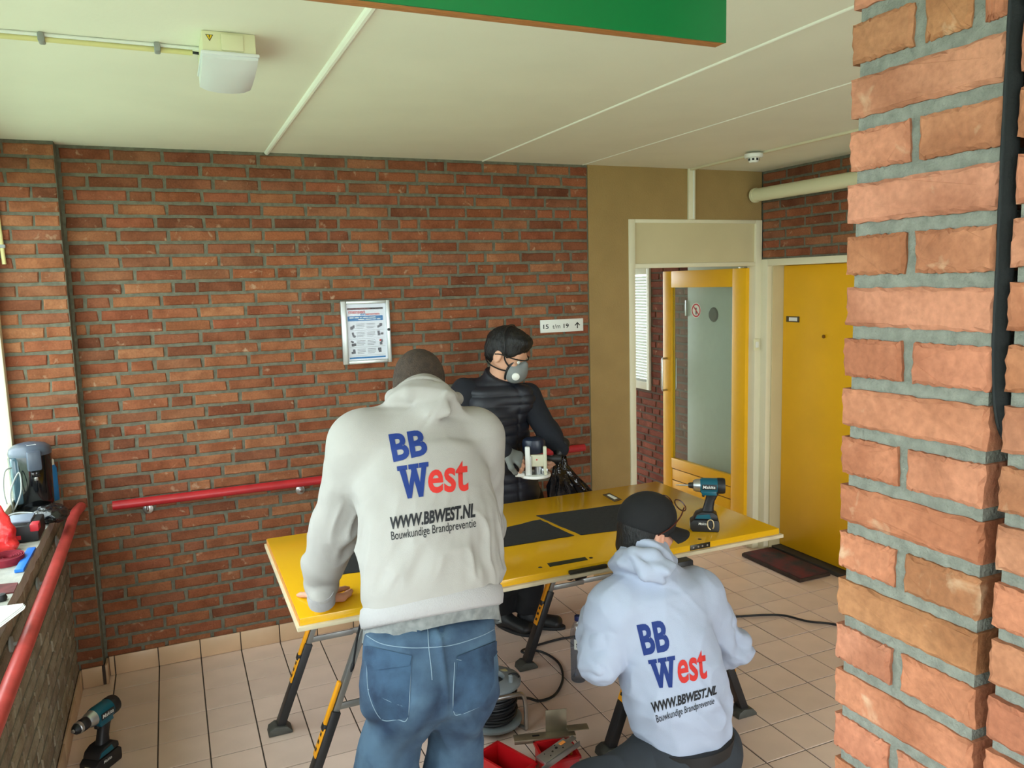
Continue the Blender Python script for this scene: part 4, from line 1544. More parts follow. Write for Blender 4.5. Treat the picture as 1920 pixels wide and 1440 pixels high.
def hand_solid(S, w, d, n, thumb, curl=0.3, spread=0.12, s=1.0, thumb_curl=0.3, k=0.006):
    """palm, four unequal jointed fingers, thumb from the side of the palm; thumb = +1 / -1 side"""
    d = nrm(d); n = nrm(np.array(n, float) - d * (np.array(n, float) @ d))
    sd = np.cross(d, n) * thumb
    w = np.array(w, float)
    S.t(w + d * 0.018 * s, w + d * 0.080 * s, (0.030 * s, 0.017 * s), (0.040 * s, 0.014 * s), sd, 0.012, 0.8)
    spec = [(0.031, 0.95, 1.0), (0.0105, 1.06, 0.33), (-0.0105, 1.0, -0.33), (-0.030, 0.80, -1.0)]
    for off, ln, sp in spec:
        b = w + d * (0.086 - 0.006 * abs(sp)) * s + sd * off * s
        a = spread * sp
        dd = nrm(d * math.cos(a) + sd * math.sin(a))
        ang = 0
        p = b
        for seg, (L_, r0, r1) in enumerate(((0.042, 0.0098, 0.0090), (0.027, 0.0090, 0.0082), (0.022, 0.0082, 0.0070))):
            ang += curl * (0.9, 1.1, 0.8)[seg]
            q = p + (dd * math.cos(ang) - n * math.sin(ang)) * L_ * ln * s
            S.c(p, q, r0 * s, r1 * s, k)
            p = q
    b = w + d * 0.026 * s + sd * 0.026 * s
    m = b + nrm(d * 0.62 + sd * 0.70 - n * 0.25) * 0.046 * s
    e = m + nrm(d * (0.85) + sd * (0.35 - thumb_curl) - n * (0.2 + thumb_curl)) * 0.032 * s
    f = e + nrm(d * 0.9 + sd * (0.1 - thumb_curl) - n * (0.2 + thumb_curl)) * 0.024 * s
    S.chain([b, m, e, f], [0.0155 * s, 0.0125 * s, 0.0105 * s, 0.0085 * s], 0.008)


M_skin = mat('skin', (206, 150, 126), 0.55, var=0.05, vscale=18, spec=0.4)
M_skinB = mat('skin_b', (206, 156, 128), 0.55, var=0.05, vscale=18, spec=0.4)
M_hoodA = mat('hoodie_off_white', (160, 155, 150), 0.92, var=0.025, vscale=9, bump=0.25, bscale=420, bdist=0.002)
M_hoodC = mat('hoodie_white', (168, 176, 196), 0.92, var=0.02, vscale=9, bump=0.25, bscale=420, bdist=0.002)
M_rib = mat('rib_knit', (166, 162, 162), 0.92, bump=0.5, bscale=30, stretch=(12, 12, 0.3), bdist=0.004)
M_denim = mat('washed_denim', (24, 44, 70), 0.9, rgb2=(70, 94, 116), vscale=7, bump=0.35, bscale=380, bdist=0.002)
M_denimdk = mat('dark_denim', (20, 38, 62), 0.9, rgb2=(52, 78, 104), vscale=11, bump=0.3, bscale=380, bdist=0.002)
M_thread = mat('pale_thread', (126, 146, 162), 0.9)
M_tee = mat('grey_jersey', (112, 114, 114), 0.95, rgb2=(138, 140, 138), vscale=40)
M_hairA = mat('hair_brown', (62, 48, 38), 0.8, var=0.3, vscale=60, bump=0.8, bscale=240, bdist=0.006)
M_hairB = mat('hair_black', (14, 13, 14), 0.55, var=0.2, vscale=60, bump=0.8, bscale=200, bdist=0.006, stretch=(1, 1, 0.35))
M_pblue = mat('print_navy', (10, 42, 112), 0.75)
M_pred = mat('print_vermilion', (196, 40, 34), 0.75)
M_pblack = mat('print_dark', (20, 20, 26), 0.75)
M_shoe = mat('shoe_leather', (40, 34, 30), 0.6, var=0.15, vscale=20)


def folds(P, amp, fx, fz, seed, ax=None):
    """soft cloth folds, stretched along z (or the given axis)"""
    Q = np.stack([P[:, 0] * fx, P[:, 1] * fx, P[:, 2] * fz], 1) if ax is None else P @ np.array(ax).T
    n = vnoise(Q, seed)
    n2 = vnoise(Q * 2.1 + 7.3, seed + 1)
    rdg = 1 - np.abs(2 * n - 1)
    return amp * (rdg ** 2 - 0.35 + 0.4 * (n2 - 0.5))


def smooth01(x, a, b):
    t = np.clip((x - a) / (b - a), 0, 1)
    return t * t * (3 - 2 * t)


def shoe(parent, org, heel, toe, m, name='shoe', r=0.042, h=0.085):
    S = Solid()
    heel, toe = np.array(heel, float), np.array(toe, float)
    d = nrm(toe - heel)
    sd = np.array([-d[1], d[0], 0])
    S.t(heel + d * 0.04 + (0, 0, 0.042), toe - d * 0.05 + (0, 0, 0.034), (r * 0.85, 0.040), (r * 1.1, 0.032), sd, 0.03, 1.0)
    S.c(heel + d * 0.045 + (0, 0, 0.05), heel + d * 0.05 + (0, 0, h + 0.05), r * 0.95, r * 0.9, 0.04)
    S.cut((heel[0], heel[1], 0.014), (0, 0, -1), 0.004)
    o, _ = solid_obj(name, S, 0.006, m, parent, org)
    so = MB()
    pts = []
    L_ = np.linalg.norm(toe - heel)
    for i in range(22):
        t = TAU * i / 22
        u = 0.5 - 0.5 * math.cos(t)
        w = r * (0.85 + 0.3 * u) * math.sin(t)
        q = heel + d * (u * L_) + sd * w
        pts.append((q[0], q[1]))
    so.prism(pts, 0.001, 0.016, 'xy').build('sole', M_dark, o, org, bev=0.002)
    return o


def print_back(bvh, hood, org, Q):
    decal('print_bb', glyphs('BB', 0.035), Q['BB'], bvh, M_pblue, hood, org, nx=8, ny=8)
    decal('print_w', slab_W(), Q['W'], bvh, M_pblue, hood, org, nx=8, ny=8, off=0.0017)
    decal('print_est', glyphs('est', 0.022), Q['est'], bvh, M_pred, hood, org, nx=10, ny=8)
    decal('print_web', glyphs('WWW.BBWEST.NL', 0.04, 0.12), Q['web'], bvh, M_pblack, hood, org, nx=26, ny=4)
    decal('print_line', glyphs('Bouwkundige Brandpreventie', 0.004), Q['line'], bvh, M_pblack, hood, org, nx=30, ny=4)


# ------------------------------------------------------------------ man leaning on the door
def man_a():
    org = (1.04, -2.1, 0.0)
    P = thing('person', 'man in off-white printed hoodie and blue jeans leaning on the yellow door', 'person', org)
    Xs = (1, 0.05, 0)
    hem = onY(811, 1118, -2.05); mid = onY(806, 990, -1.96); chest = onY(787, 868, -1.85); sho = onY(783, 800, -1.785)
    nk = onY(790, 752, -1.72)
    shL, elL, wrL = onY(678, 832, -1.80), onY(630, 985, -1.70), onY(603, 1092, -1.60)
    shR, elR = onY(888, 822, -1.79), onY(908, 985, -1.72)
    wrR = np.array([1.37, -1.50, 0.88])
    hd = onY(786, 728, -1.655)
    # jeans joints
    wst = onY(808, 1190, -2.085); hip = onY(806, 1258, -2.10)
    hL, hR = onY(757, 1285, -2.10), onY(860, 1280, -2.10)
    kL, kR = onY(727, 1440, -2.08), onY(848, 1440, -2.08)
    aL, aR = np.array([kL[0] - 0.005, -2.15, 0.09]), np.array([kR[0] + 0.0, -2.14, 0.09])
    # ---- skin
    S = Solid()
    S.t(hip, mid, (0.15, 0.10), (0.15, 0.10), Xs).t(mid, sho, (0.15, 0.10), (0.16, 0.09), Xs)
    S.c(sho, hd, 0.06, 0.058, 0.04)
    S.chain([shL, elL, wrL], [0.05, 0.043, 0.030], 0.03).chain([shR, elR, wrR], [0.05, 0.043, 0.030], 0.03)
    S.chain([hL, kL, aL], [0.085, 0.06, 0.042], 0.04).chain([hR, kR, aR], [0.085, 0.06, 0.042], 0.04)
    fr = frame((0.46, 0.66, -0.60))
    L = head_solid(S, hd, fr, 1.04)
    hw = onZ(604, 1128, 0.835)
    S.c(wrL, hw, 0.030, 0.026, 0.02)
    hand_solid(S, hw, (0.16, 1.0, -0.10), (0, 0.10, 1.0), 1, curl=0.08, spread=0.62, s=1.16, thumb_curl=-0.25)
    hand_solid(S, wrR + np.array([0, 0.02, -0.045]), (-0.2, 1, -0.1), (0, 0.1, 1), -1, curl=0.1, spread=0.3, s=1.04)
    solid_obj('body', S, 0.006, M_skin, P, org)
    # ---- hair: cropped, from crown down to the nape
    Hs = Solid()
    A = np.array(fr)
    Hs.e(L(0, 0.030, -0.014), np.array((0.082, 0.095, 0.103)) * 1.04, A)
    Hs.e(L(0, -0.035, -0.055), np.array((0.062, 0.06, 0.045)) * 1.04, A, 0.03)
    Hs.cut(L(0, 0.0, 0.050), nrm(fr[2] - 0.5 * fr[1]), 0.01)
    for q in (-1, 1):
        Hs.sube(L(q * 0.085, -0.02, 0.005), np.array((0.03, 0.04, 0.03)), A, 0.008)
    solid_obj('hair', Hs, 0.006, M_hairA, P, org, disp=lambda V, N: 0.0025 * (vnoise(V * 160, 3) - 0.5))
    # ---- hoodie
    G = Solid()
    G.tt([onY(811, 1150, -2.07), hem, mid, chest, sho], [(0.203, 0.134), (0.214, 0.148), (0.222, 0.156), (0.218, 0.150), (0.15, 0.105)], Xs, 0.05, 0.5)
    G.c(shL, shR, 0.092, 0.092, 0.06)
    G.c(shL, shL + (elL - shL) * 0.35, 0.094, 0.088, 0.05)
    G.c(shR, shR + (elR - shR) * 0.35, 0.094, 0.085, 0.05)
    G.chain([shL + (elL - shL) * 0.3, elL, onY(603, 1062, -1.635), wrL, onZ(604, 1120, 0.860)], [0.089, 0.078, 0.066, 0.054, 0.042], 0.014)
    G.chain([shR + (elR - shR) * 0.3, elR, (wrR + elR) / 2, wrR], [0.086, 0.070, 0.060, 0.05], 0.014)
    # hood lying round the neck
    G.tt([onY(794, 742, -1.715), onY(794, 758, -1.775), onY(793, 776, -1.815)], [(0.086, 0.082), (0.112, 0.100), (0.132, 0.108)], Xs, 0.016, 0.25)
    hp = [onY(742, 750, -1.66), onY(738, 746, -1.76), onY(768, 740, -1.835), onY(806, 742, -1.85), onY(842, 748, -1.81), onY(856, 748, -1.72), onY(848, 744, -1.65)]
    G.chain(hp, [0.022, 0.024, 0.025, 0.025, 0.025, 0.022, 0.020], 0.010)
    G.tt([onY(800, 750, -1.855), onY(822, 764, -1.90), onY(842, 774, -1.915)], [(0.060, 0.018), (0.050, 0.017), (0.014, 0.012)], (1, 0, 0.45), 0.014)
    G.cut(onY(811, 1132, -2.07), (0.10, -0.2, -1), 0.012)

    def disp(V, N):
        low = 1 - smooth01(V[:, 2], 1.00, 1.34)
        arm = 1 - smooth01(V[:, 0] + 0.25 * (V[:, 2] - 1.1), 0.80, 0.88)
        sh = np.stack([V[:, 0] - 0.35 * (V[:, 2] - 1.1), V[:, 1], V[:, 2]], 1)
        f = folds(sh, 0.021, 20.0, 3.5, 5) * low * (1 - arm)
        f += folds(V, 0.008, 9.0, 6.0, 9) * (0.25 + 0.75 * low)
        a = np.stack([V[:, 0] * 10, V[:, 1] * 10, V[:, 2] * 20 + V[:, 0] * 16], 1)
        f += 0.018 * (vnoise(a, 15) - 0.5) * arm * (1 - smooth01(V[:, 2], 1.0, 1.30) * 0.7)
        a = np.stack([V[:, 0] * 14 - V[:, 2] * 10, V[:, 1] * 12, V[:, 2] * 14 + V[:, 0] * 10], 1)
        pit = np.exp(-((V[:, 0] - 0.93) ** 2 + (V[:, 2] - 1.25) ** 2) / 0.012) + np.exp(-((V[:, 0] - 1.32) ** 2 + (V[:, 2] - 1.2) ** 2) / 0.014)
        hh = (V - hem) @ (-nrm(hem - mid))
        return (f + 0.018 * (vnoise(a, 44) - 0.5) * pit) * smooth01(hh, -0.02, 0.07)
    hood, bvh = solid_obj('hoodie', G, 0.0065, M_hoodA, P, org, disp=disp, sm=1)
    # waistband: ribbed, follows the hem
    bl = MB()
    n = 72
    V, F = [], []
    ax = nrm(hem - mid)
    s2 = nrm(np.array(Xs) - ax * (np.array(Xs) @ ax)); e2 = np.cross(ax, s2)
    hem_mid = onY(812, 1138, -2.06)
    lv = [(-0.034, 0.97), (-0.026, 1.005), (0.0, 1.02), (0.024, 1.0), (0.030, 0.95)]
    for dz, sc in lv:
        for i in range(n):
            t = TAU * i / n
            rb = 1 + 0.010 * math.sin(t * 60) * 0
            q = hem_mid + ax * dz + sc * rb * (0.217 * math.cos(t) * s2 + 0.149 * math.sin(t) * e2)
            q = q + np.array([0, 0, 0.028 * math.cos(t)])
            V.append(q)
    for a in range(len(lv) - 1):
        for i in range(n):
            F.append((a * n + i, a * n + (i + 1) % n, (a + 1) * n + (i + 1) % n, (a + 1) * n + i))
    F.append(tuple(range(n))); F.append(tuple((len(lv) - 1) * n + i for i in range(n))[::-1])
    bl.add(V, F).build('waistband', M_rib, hood, org, smooth=60)
    # cuff
    c0, c1 = onZ(602, 1118, 0.862), onZ(604, 1130, 0.835)
    MB().tube([c0 + (c0 - c1) * 0.6, c0, c1, c1 - (c0 - c1) * 0.1], [0.044, 0.047, 0.045, 0.040], 20).build('cuff', M_rib, hood, org)
    print_back(bvh, hood, org, dict(
        BB=[(728, 815), (795, 805), (803, 852), (738, 867)],
        W=[(744, 875), (803, 866), (804, 930), (752, 937)],
        est=[(802, 873), (877, 862), (878, 921), (803, 926)],
        web=[(731, 970), (891, 943), (891, 970), (733, 993)],
        line=[(733, 997), (892, 972), (892, 993), (735, 1018)]))
    # ---- T-shirt tail hanging out below the waistband
    V, F = [], []
    tc = onY(812, 1160, -2.060)
    for j in range(6):
        for i in range(n):
            t = TAU * i / n
            wv = 0.004 * math.sin(11 * t + 1.0) + 0.004 * math.sin(17 * t)
            lw = 0.010 * math.sin(2 * t + 2.2) + 0.010
            rr_ = 1 + 0.012 * j / 5
            q = tc + rr_ * ((0.207 + wv * j / 5) * math.cos(t) * s2 + (0.141 + wv * j / 5) * math.sin(t) * e2)
            V.append(q + np.array([0, 0, 0.028 - (0.056 + lw) * j / 5 + 0.020 * math.cos(t)]))
    F = [(j * n + i, j * n + (i + 1) % n, (j + 1) * n + (i + 1) % n, (j + 1) * n + i) for j in range(5) for i in range(n)]
    MB().add(V, F).build('shirt_tail', M_tee, P, org, smooth=80)
    # ---- jeans
    J = Solid()
    def leg(h_, k_, a_, r0, r1, r2, sg):
        Q = Solid()
        Q.tt([wst + (0, 0, 0.03), wst, hip, hip + (0, 0, -0.06)], [(0.196, 0.126), (0.200, 0.130), (0.203, 0.140), (0.18, 0.125)], Xs, 0.04, 0.3)
        Q.cut(hip + np.array([sg * 0.004, 0, 0]), (-sg, 0, 0), 0.004)
        Q.c(h_ + (-sg * 0.012, -0.045, 0.02), h_ + (-sg * 0.008, -0.035, -0.05), 0.090, 0.088, 0.05)
        Q.chain([h_, k_, a_], [r0, r1, r2], 0.05)
        return Q
    J.sub(leg(hL, kL, aL, 0.096, 0.087, 0.080, -1), 0.02)
    J.sub(leg(hR, kR, aR, 0.094, 0.081, 0.078, 1), 0.020)
    J.cut((0, 0, 0.055), (0, 0, -1), 0.01)
    def dj(V, N):
        a = np.stack([V[:, 0] * 7, V[:, 1] * 7, V[:, 2] * 13 + 3 * np.abs(V[:, 0] - 1.04) * 8], 1)
        f = 0.026 * (vnoise(a, 31) - 0.5) * (1 - 0.6 * smooth01(V[:, 2], 0.70, 0.86))
        return f + folds(V, 0.011, 9, 12, 35) * (1 - smooth01(V[:, 2], 0.5, 0.72))
    je, jb = solid_obj('jeans', J, 0.007, M_denim, P, org, disp=dj)
    for nm, px in (('back_pocket', [(686, 1222), (771, 1240), (766, 1344), (745, 1349), (715, 1348), (694, 1300)]),
                   ('back_pocket', [(858, 1240), (924, 1222), (926, 1280), (905, 1322), (866, 1338), (849, 1332)])):
        patch(nm, px, jb, M_denimdk, je, org, 0.0025, 12)
    patch('pocket_flap', [(684, 1212), (690, 1210), (772, 1229), (768, 1248), (711, 1256), (684, 1236)], jb, M_denimdk, je, org, 0.006, 10)
    patch('pocket_flap', [(856, 1230), (932, 1200), (936, 1212), (924, 1232), (875, 1238), (856, 1236)], jb, M_denimdk, je, org, 0.006, 10)
    for px in ([(684, 1190), (715, 1207), (760, 1214), (805, 1214), (850, 1209), (900, 1193), (930, 1178)],
               [(802, 1180), (804, 1214), (808, 1250), (810, 1275)],
               [(690, 1292), (725, 1312), (762, 1326)],
               [(688, 1240), (692, 1300), (714, 1347), (745, 1349), (765, 1343), (770, 1244)],
               [(852, 1242), (850, 1330), (866, 1338), (905, 1322)],
               [(684, 1236), (711, 1256), (768, 1247)],
               [(856, 1236), (875, 1239), (922, 1233)]):
        seam('seam', px, jb, M_thread, je, org)
    for px in (786, 826):
        patch('belt_loop', [(px - 4, 1172), (px + 4, 1172), (px + 4, 1188), (px - 4, 1188)], jb, M_denimdk, je, org, 0.005, 3)
    shoe(P, org, (aL[0], -2.22, 0), (aL[0] - 0.03, -1.95, 0), M_shoe)
    shoe(P, org, (aR[0], -2.21, 0), (aR[0] + 0.04, -1.94, 0), M_shoe)
    return P


man_a()
# ------------------------------------------------------------------ man crouching with the cap
def man_c():
    org = (1.92, -2.1, 0.0)
    P = thing('person', 'crouching man in white printed hoodie and black cap working at the door edge', 'person', org)
    Xs = (1, -0.12, 0)
    hem = onY(1281, 1372, -2.10); low = onY(1268, 1300, -2.10); mid = onY(1246, 1205, -2.07); up = onY(1224, 1125, -2.03); sho = onY(1214, 1085, -2.0)
    nk = onY(1208, 1045, -1.97)
    shL, elL = onY(1152, 1142, -2.02), onY(1124, 1236, -2.04)
    shR, elR = onY(1304, 1118, -2.01), onY(1370, 1216, -2.02)
    wrL = np.array([1.76, -1.79, 0.66]); wrR = np.array([2.14, -1.77, 0.66])
    hd = onY(1213, 996, -1.95)
    fr = frame((0.97, 0.10, -0.16))
    hipc = onY(1283, 1412, -2.11)
    hL, hR = hipc + (-0.10, 0, -0.02), hipc + (0.09, 0, -0.02)
    kL = onY(1108, 1492, -2.18); aL = np.array([kL[0] + 0.09, -2.05, 0.095])
    kR = np.array([2.12, -1.84, 0.110]); aR = np.array([2.06, -2.27, 0.10])
    S = Solid()
    S.tt([hipc, mid, up], [(0.13, 0.10), (0.13, 0.09), (0.14, 0.08)], Xs)
    S.c(sho, hd, 0.06, 0.058, 0.04)
    S.chain([shL, elL, wrL], [0.048, 0.042, 0.029], 0.03).chain([shR, elR, wrR], [0.048, 0.042, 0.029], 0.03)
    S.chain([hL, kL, aL], [0.08, 0.058, 0.042], 0.04).chain([hR, kR, aR], [0.08, 0.058, 0.042], 0.04)
    L = head_solid(S, hd, fr, 1.03)
    hand_solid(S, wrL + np.array([0.02, 0.015, 0]), (0.75, 0.5, 0.25), (-0.2, -0.2, 1), 1, curl=0.6, spread=0.08)
    hand_solid(S, wrR + np.array([-0.02, 0.01, 0]), (-0.75, 0.5, 0.25), (0.2, -0.2, 1), -1, curl=0.6, spread=0.08)
    solid_obj('body', S, 0.006, M_skin, P, org)
    # hair under the cap, longer at the nape
    A = np.array(fr)
    Hs = Solid()
    Hs.e(L(0, 0.018, -0.016), np.array((0.080, 0.085, 0.100)), A)
    Hs.e(L(0, -0.050, -0.060), np.array((0.066, 0.055, 0.045)), A, 0.03)
    Hs.cut(L(0, 0.0, 0.020), nrm(fr[2] - 0.25 * fr[1]), 0.01)
    for q in (-1, 1):
        Hs.sube(L(q * 0.085, -0.03, 0.012), np.array((0.03, 0.045, 0.032)), A, 0.008)
    solid_obj('hair', Hs, 0.006, M_hairB, P, org, disp=lambda V, N: 0.004 * (vnoise(V * np.array([150, 150, 25.0]), 3) - 0.5))
    # cap
    M_cap = mat('cap_black', (20, 20, 22), 0.9, var=0.15, vscale=12, bump=0.3, bscale=400, bdist=0.002)
    Cp = Solid()
    Cp.e(L(0, 0.036, -0.010), np.array((0.089, 0.094, 0.108)), A)
    Cp.e(L(0, 0.060, 0.0), np.array((0.080, 0.075, 0.095)), A, 0.03)
    Cp.cut(L(0, 0.002, 0.0), nrm(-fr[1] - 0.22 * fr[2]), 0.006)
    cap, cb = solid_obj('cap', Cp, 0.005, M_cap, P, org)
    V, F = [], []
    nn = 17
    for i in range(nn):
        t = -1.22 + 2.44 * i / (nn - 1)
        for k in range(6):
            u = k / 5
            rx = 0.086 * math.sin(t) * (1 - 0.10 * u)
            z0 = 0.102 * math.cos(t) - 0.008
            z1 = 0.102 * math.cos(t) + 0.078 * math.cos(t * 0.95) ** 0.6
            zz = z0 + (z1 - z0) * u
            yy = 0.022 - 0.020 * u - 0.028 * (math.sin(t) ** 2) * (0.5 + 0.5 * u)
            V.append(L(rx, yy, zz))
    for i in range(nn - 1):
        for k in range(5):
            F.append((i * 6 + k, (i + 1) * 6 + k, (i + 1) * 6 + k + 1, i * 6 + k + 1))
    n0 = len(V)
    V += [v - fr[1] * 0.004 for v in V]
    F += [tuple(q + n0 for q in f)[::-1] for f in F]
    for i in range(nn - 1):
        F.append((i * 6 + 5, (i + 1) * 6 + 5, n0 + (i + 1) * 6 + 5, n0 + i * 6 + 5))
    MB().add(V, F).build('brim', M_cap, cap, org, smooth=60)
    MB().lathe([(0.009, -0.002), (0.009, 0.003), (0.004, 0.006), (0.0, 0.0065)], L(0, 0.131, -0.006), fr[1], 14).build('cap_button', M_cap, cap, org)
    patch('leather_tab', [(1207, 1009), (1220, 1008), (1220, 1018), (1207, 1019)], cb, mat('leather_brown', (86, 56, 36), 0.7), cap, org, 0.003, 4)
    p0, n0_ = cast(cb, 1225, 1006)
    if p0 is not None:
        MB().tube([p0 + n0_ * 0.003, p0 + n0_ * 0.005 + np.array([0.004, 0, -0.010]), p0 + n0_ * 0.003 + np.array([0.006, 0, -0.020])], 0.0022, 8).build('buckle', M_steel, cap, org)
    # glasses pushed up onto the cap
    M_tor = mat('tortoise_frame', (70, 26, 18), 0.25)
    gl = []
    for q in (-1, 1):
        tp = [L(q * 0.060, 0.095, 0.098), L(q * 0.088, 0.070, 0.060), L(q * 0.093, 0.035, 0.020), L(q * 0.092, 0.010, -0.030)]
        tt_ = MB().tube(spline(tp, 5), 0.0024, 8)
        o_ = tt_.build('glasses_temple', M_tor, P, org)
        rim = [L(q * 0.034 + 0.026 * math.cos(TAU * i / 20), 0.098 + 0.019 * math.sin(TAU * i / 20), 0.104 - 0.012 * math.sin(TAU * i / 20)) for i in range(20)]
        MB().tube(rim, 0.0022, 6, closed=True).build('glasses_rim', M_tor, o_, org)
    # hoodie
    G = Solid()
    G.tt([hem, low, mid, up, sho], [(0.165, 0.138), (0.184, 0.150), (0.176, 0.142), (0.180, 0.130), (0.13, 0.10)], Xs, 0.05, 0.5)
    G.c(shL, shR, 0.080, 0.084, 0.06)
    G.c(shL, shL + (elL - shL) * 0.4, 0.084, 0.080, 0.05).c(shR, shR + (elR - shR) * 0.35, 0.086, 0.080, 0.05)
    G.chain([shL + (elL - shL) * 0.35, elL, (elL + wrL) / 2, wrL], [0.080, 0.080, 0.066, 0.046], 0.014)
    G.chain([shR + (elR - shR) * 0.3, elR, (elR + wrR) / 2, wrR], [0.080, 0.076, 0.064, 0.046], 0.014)
    G.tt([onY(1216, 1040, -1.965), onY(1210, 1058, -2.005), onY(1204, 1078, -2.015)], [(0.078, 0.082), (0.102, 0.102), (0.120, 0.112)], Xs, 0.016, 0.25)
    hp = [onY(1176, 1044, -1.90), onY(1170, 1044, -2.00), onY(1190, 1040, -2.065), onY(1222, 1042, -2.085), onY(1250, 1048, -2.04), onY(1262, 1052, -1.96)]
    G.chain(hp, [0.020, 0.022, 0.023, 0.023, 0.022, 0.020], 0.010)
    G.tt([onY(1222, 1050, -2.075), onY(1216, 1068, -2.115), onY(1206, 1084, -2.125)], [(0.080, 0.018), (0.066, 0.017), (0.016, 0.012)], (1, 0, 0.1), 0.016)
    def disp(V, N):
        lw = 1 - smooth01(V[:, 2], 0.45, 0.72)
        rt = smooth01(V[:, 0], 1.92, 2.08)
        sh = np.stack([V[:, 0] + 0.8 * (V[:, 2] - 0.6), V[:, 1], V[:, 2] - 0.5 * V[:, 0]], 1)
        f = folds(sh, 0.022, 13, 6, 7) * (0.15 + 0.85 * lw * (0.3 + 0.7 * rt))
        f += folds(V, 0.010, 9, 9, 13) * 0.6
        a = np.stack([V[:, 0] * 13 + V[:, 2] * 8, V[:, 1] * 10, V[:, 2] * 16], 1)
        arm = smooth01(np.abs(V[:, 0] - 1.90), 0.22, 0.30)
        b = np.stack([V[:, 0] * 16 - V[:, 2] * 9, V[:, 1] * 9, V[:, 2] * 22 + V[:, 0] * 12], 1)
        return f + (0.016 * (vnoise(a, 3) - 0.5) + 0.020 * (np.abs(2 * vnoise(b, 23) - 1) - 0.5)) * (0.12 + arm * (1 - 0.6 * smooth01(V[:, 2], 0.7, 0.9)))
    hood, bvh = solid_obj('hoodie', G, 0.0065, M_hoodC, P, org, disp=disp, sm=1)
    print_back(bvh, hood, org, dict(
        BB=[(1193, 1172), (1248, 1161), (1257, 1220), (1207, 1229)],
        W=[(1215, 1238), (1265, 1229), (1269, 1288), (1226, 1290)],
        est=[(1268, 1229), (1322, 1217), (1326, 1272), (1272, 1283)],
        web=[(1220, 1317), (1345, 1284), (1343, 1302), (1225, 1337)],
        line=[(1229, 1341), (1340, 1307), (1338, 1323), (1233, 1359)]))
    # work trousers
    M_work = mat('work_trousers', (44, 48, 54), 0.9, var=0.15, vscale=10, bump=0.3, bscale=350, bdist=0.002)
    T = Solid()
    T.tt([hipc + (0, 0, 0.045), hipc, hipc + (0, 0.01, -0.05)], [(0.166, 0.136), (0.176, 0.142), (0.15, 0.12)], Xs, 0.04, 0.4)
    T.chain([hL, kL, aL], [0.112, 0.092, 0.066], 0.05)
    T.chain([hR, kR, aR], [0.110, 0.088, 0.066], 0.05)
    T.cut((0, 0, 0.012), (0, 0, -1), 0.01)
    tr_, tb_ = solid_obj('trousers', T, 0.007, M_work, P, org, disp=lambda V, N: folds(V, 0.009, 10, 10, 17))
    # belt
    n = 48
    V = [hipc + np.array([0, 0, 0.052 + dz]) + 0.001 + rr_ * (0.172 * math.cos(TAU * i / n) * nrm(Xs) + 0.143 * math.sin(TAU * i / n) * np.array([0.12, 1, 0])) for dz, rr_ in ((-0.022, 1.0), (-0.02, 1.02), (0.02, 1.02), (0.022, 1.0)) for i in range(n)]
    F = [(a * n + i, a * n + (i + 1) % n, (a + 1) * n + (i + 1) % n, (a + 1) * n + i) for a in range(3) for i in range(n)]
    F += [tuple(range(n)), tuple(3 * n + i for i in range(n))]
    MB().add(V, F).build('belt', M_black, tr_, org, smooth=50)
    seam('back_seam', [(1292, 1392), (1296, 1415), (1298, 1438)], tb_, M_dark, tr_, org, 0.0015)
    for q in (1240, 1345):
        patch('belt_loop', [(q - 5, 1372), (q + 5, 1372), (q + 5, 1395), (q - 5, 1395)], tb_, M_work, tr_, org, 0.008, 3)
    shoe(P, org, (aL[0] + 0.02, -2.11, 0), (aL[0] - 0.02, -1.86, 0), M_dark)
    # right shoe rests on its toes behind the kneeling leg
    Sh = Solid()
    Sh.c((2.06, -2.30, 0.12), (2.05, -2.36, 0.045), 0.042, 0.040, 0.03)
    Sh.c((2.05, -2.355, 0.048), (2.06, -2.27, 0.040), 0.040, 0.036, 0.03)
    Sh.cut((0, 0, 0.003), (0, 0, -1), 0.004)
    solid_obj('shoe', Sh, 0.006, M_dark, P, org)
    return P


man_c()


# ------------------------------------------------------------------ man with mask and router
ROUT = onY(1003, 862, -0.66)


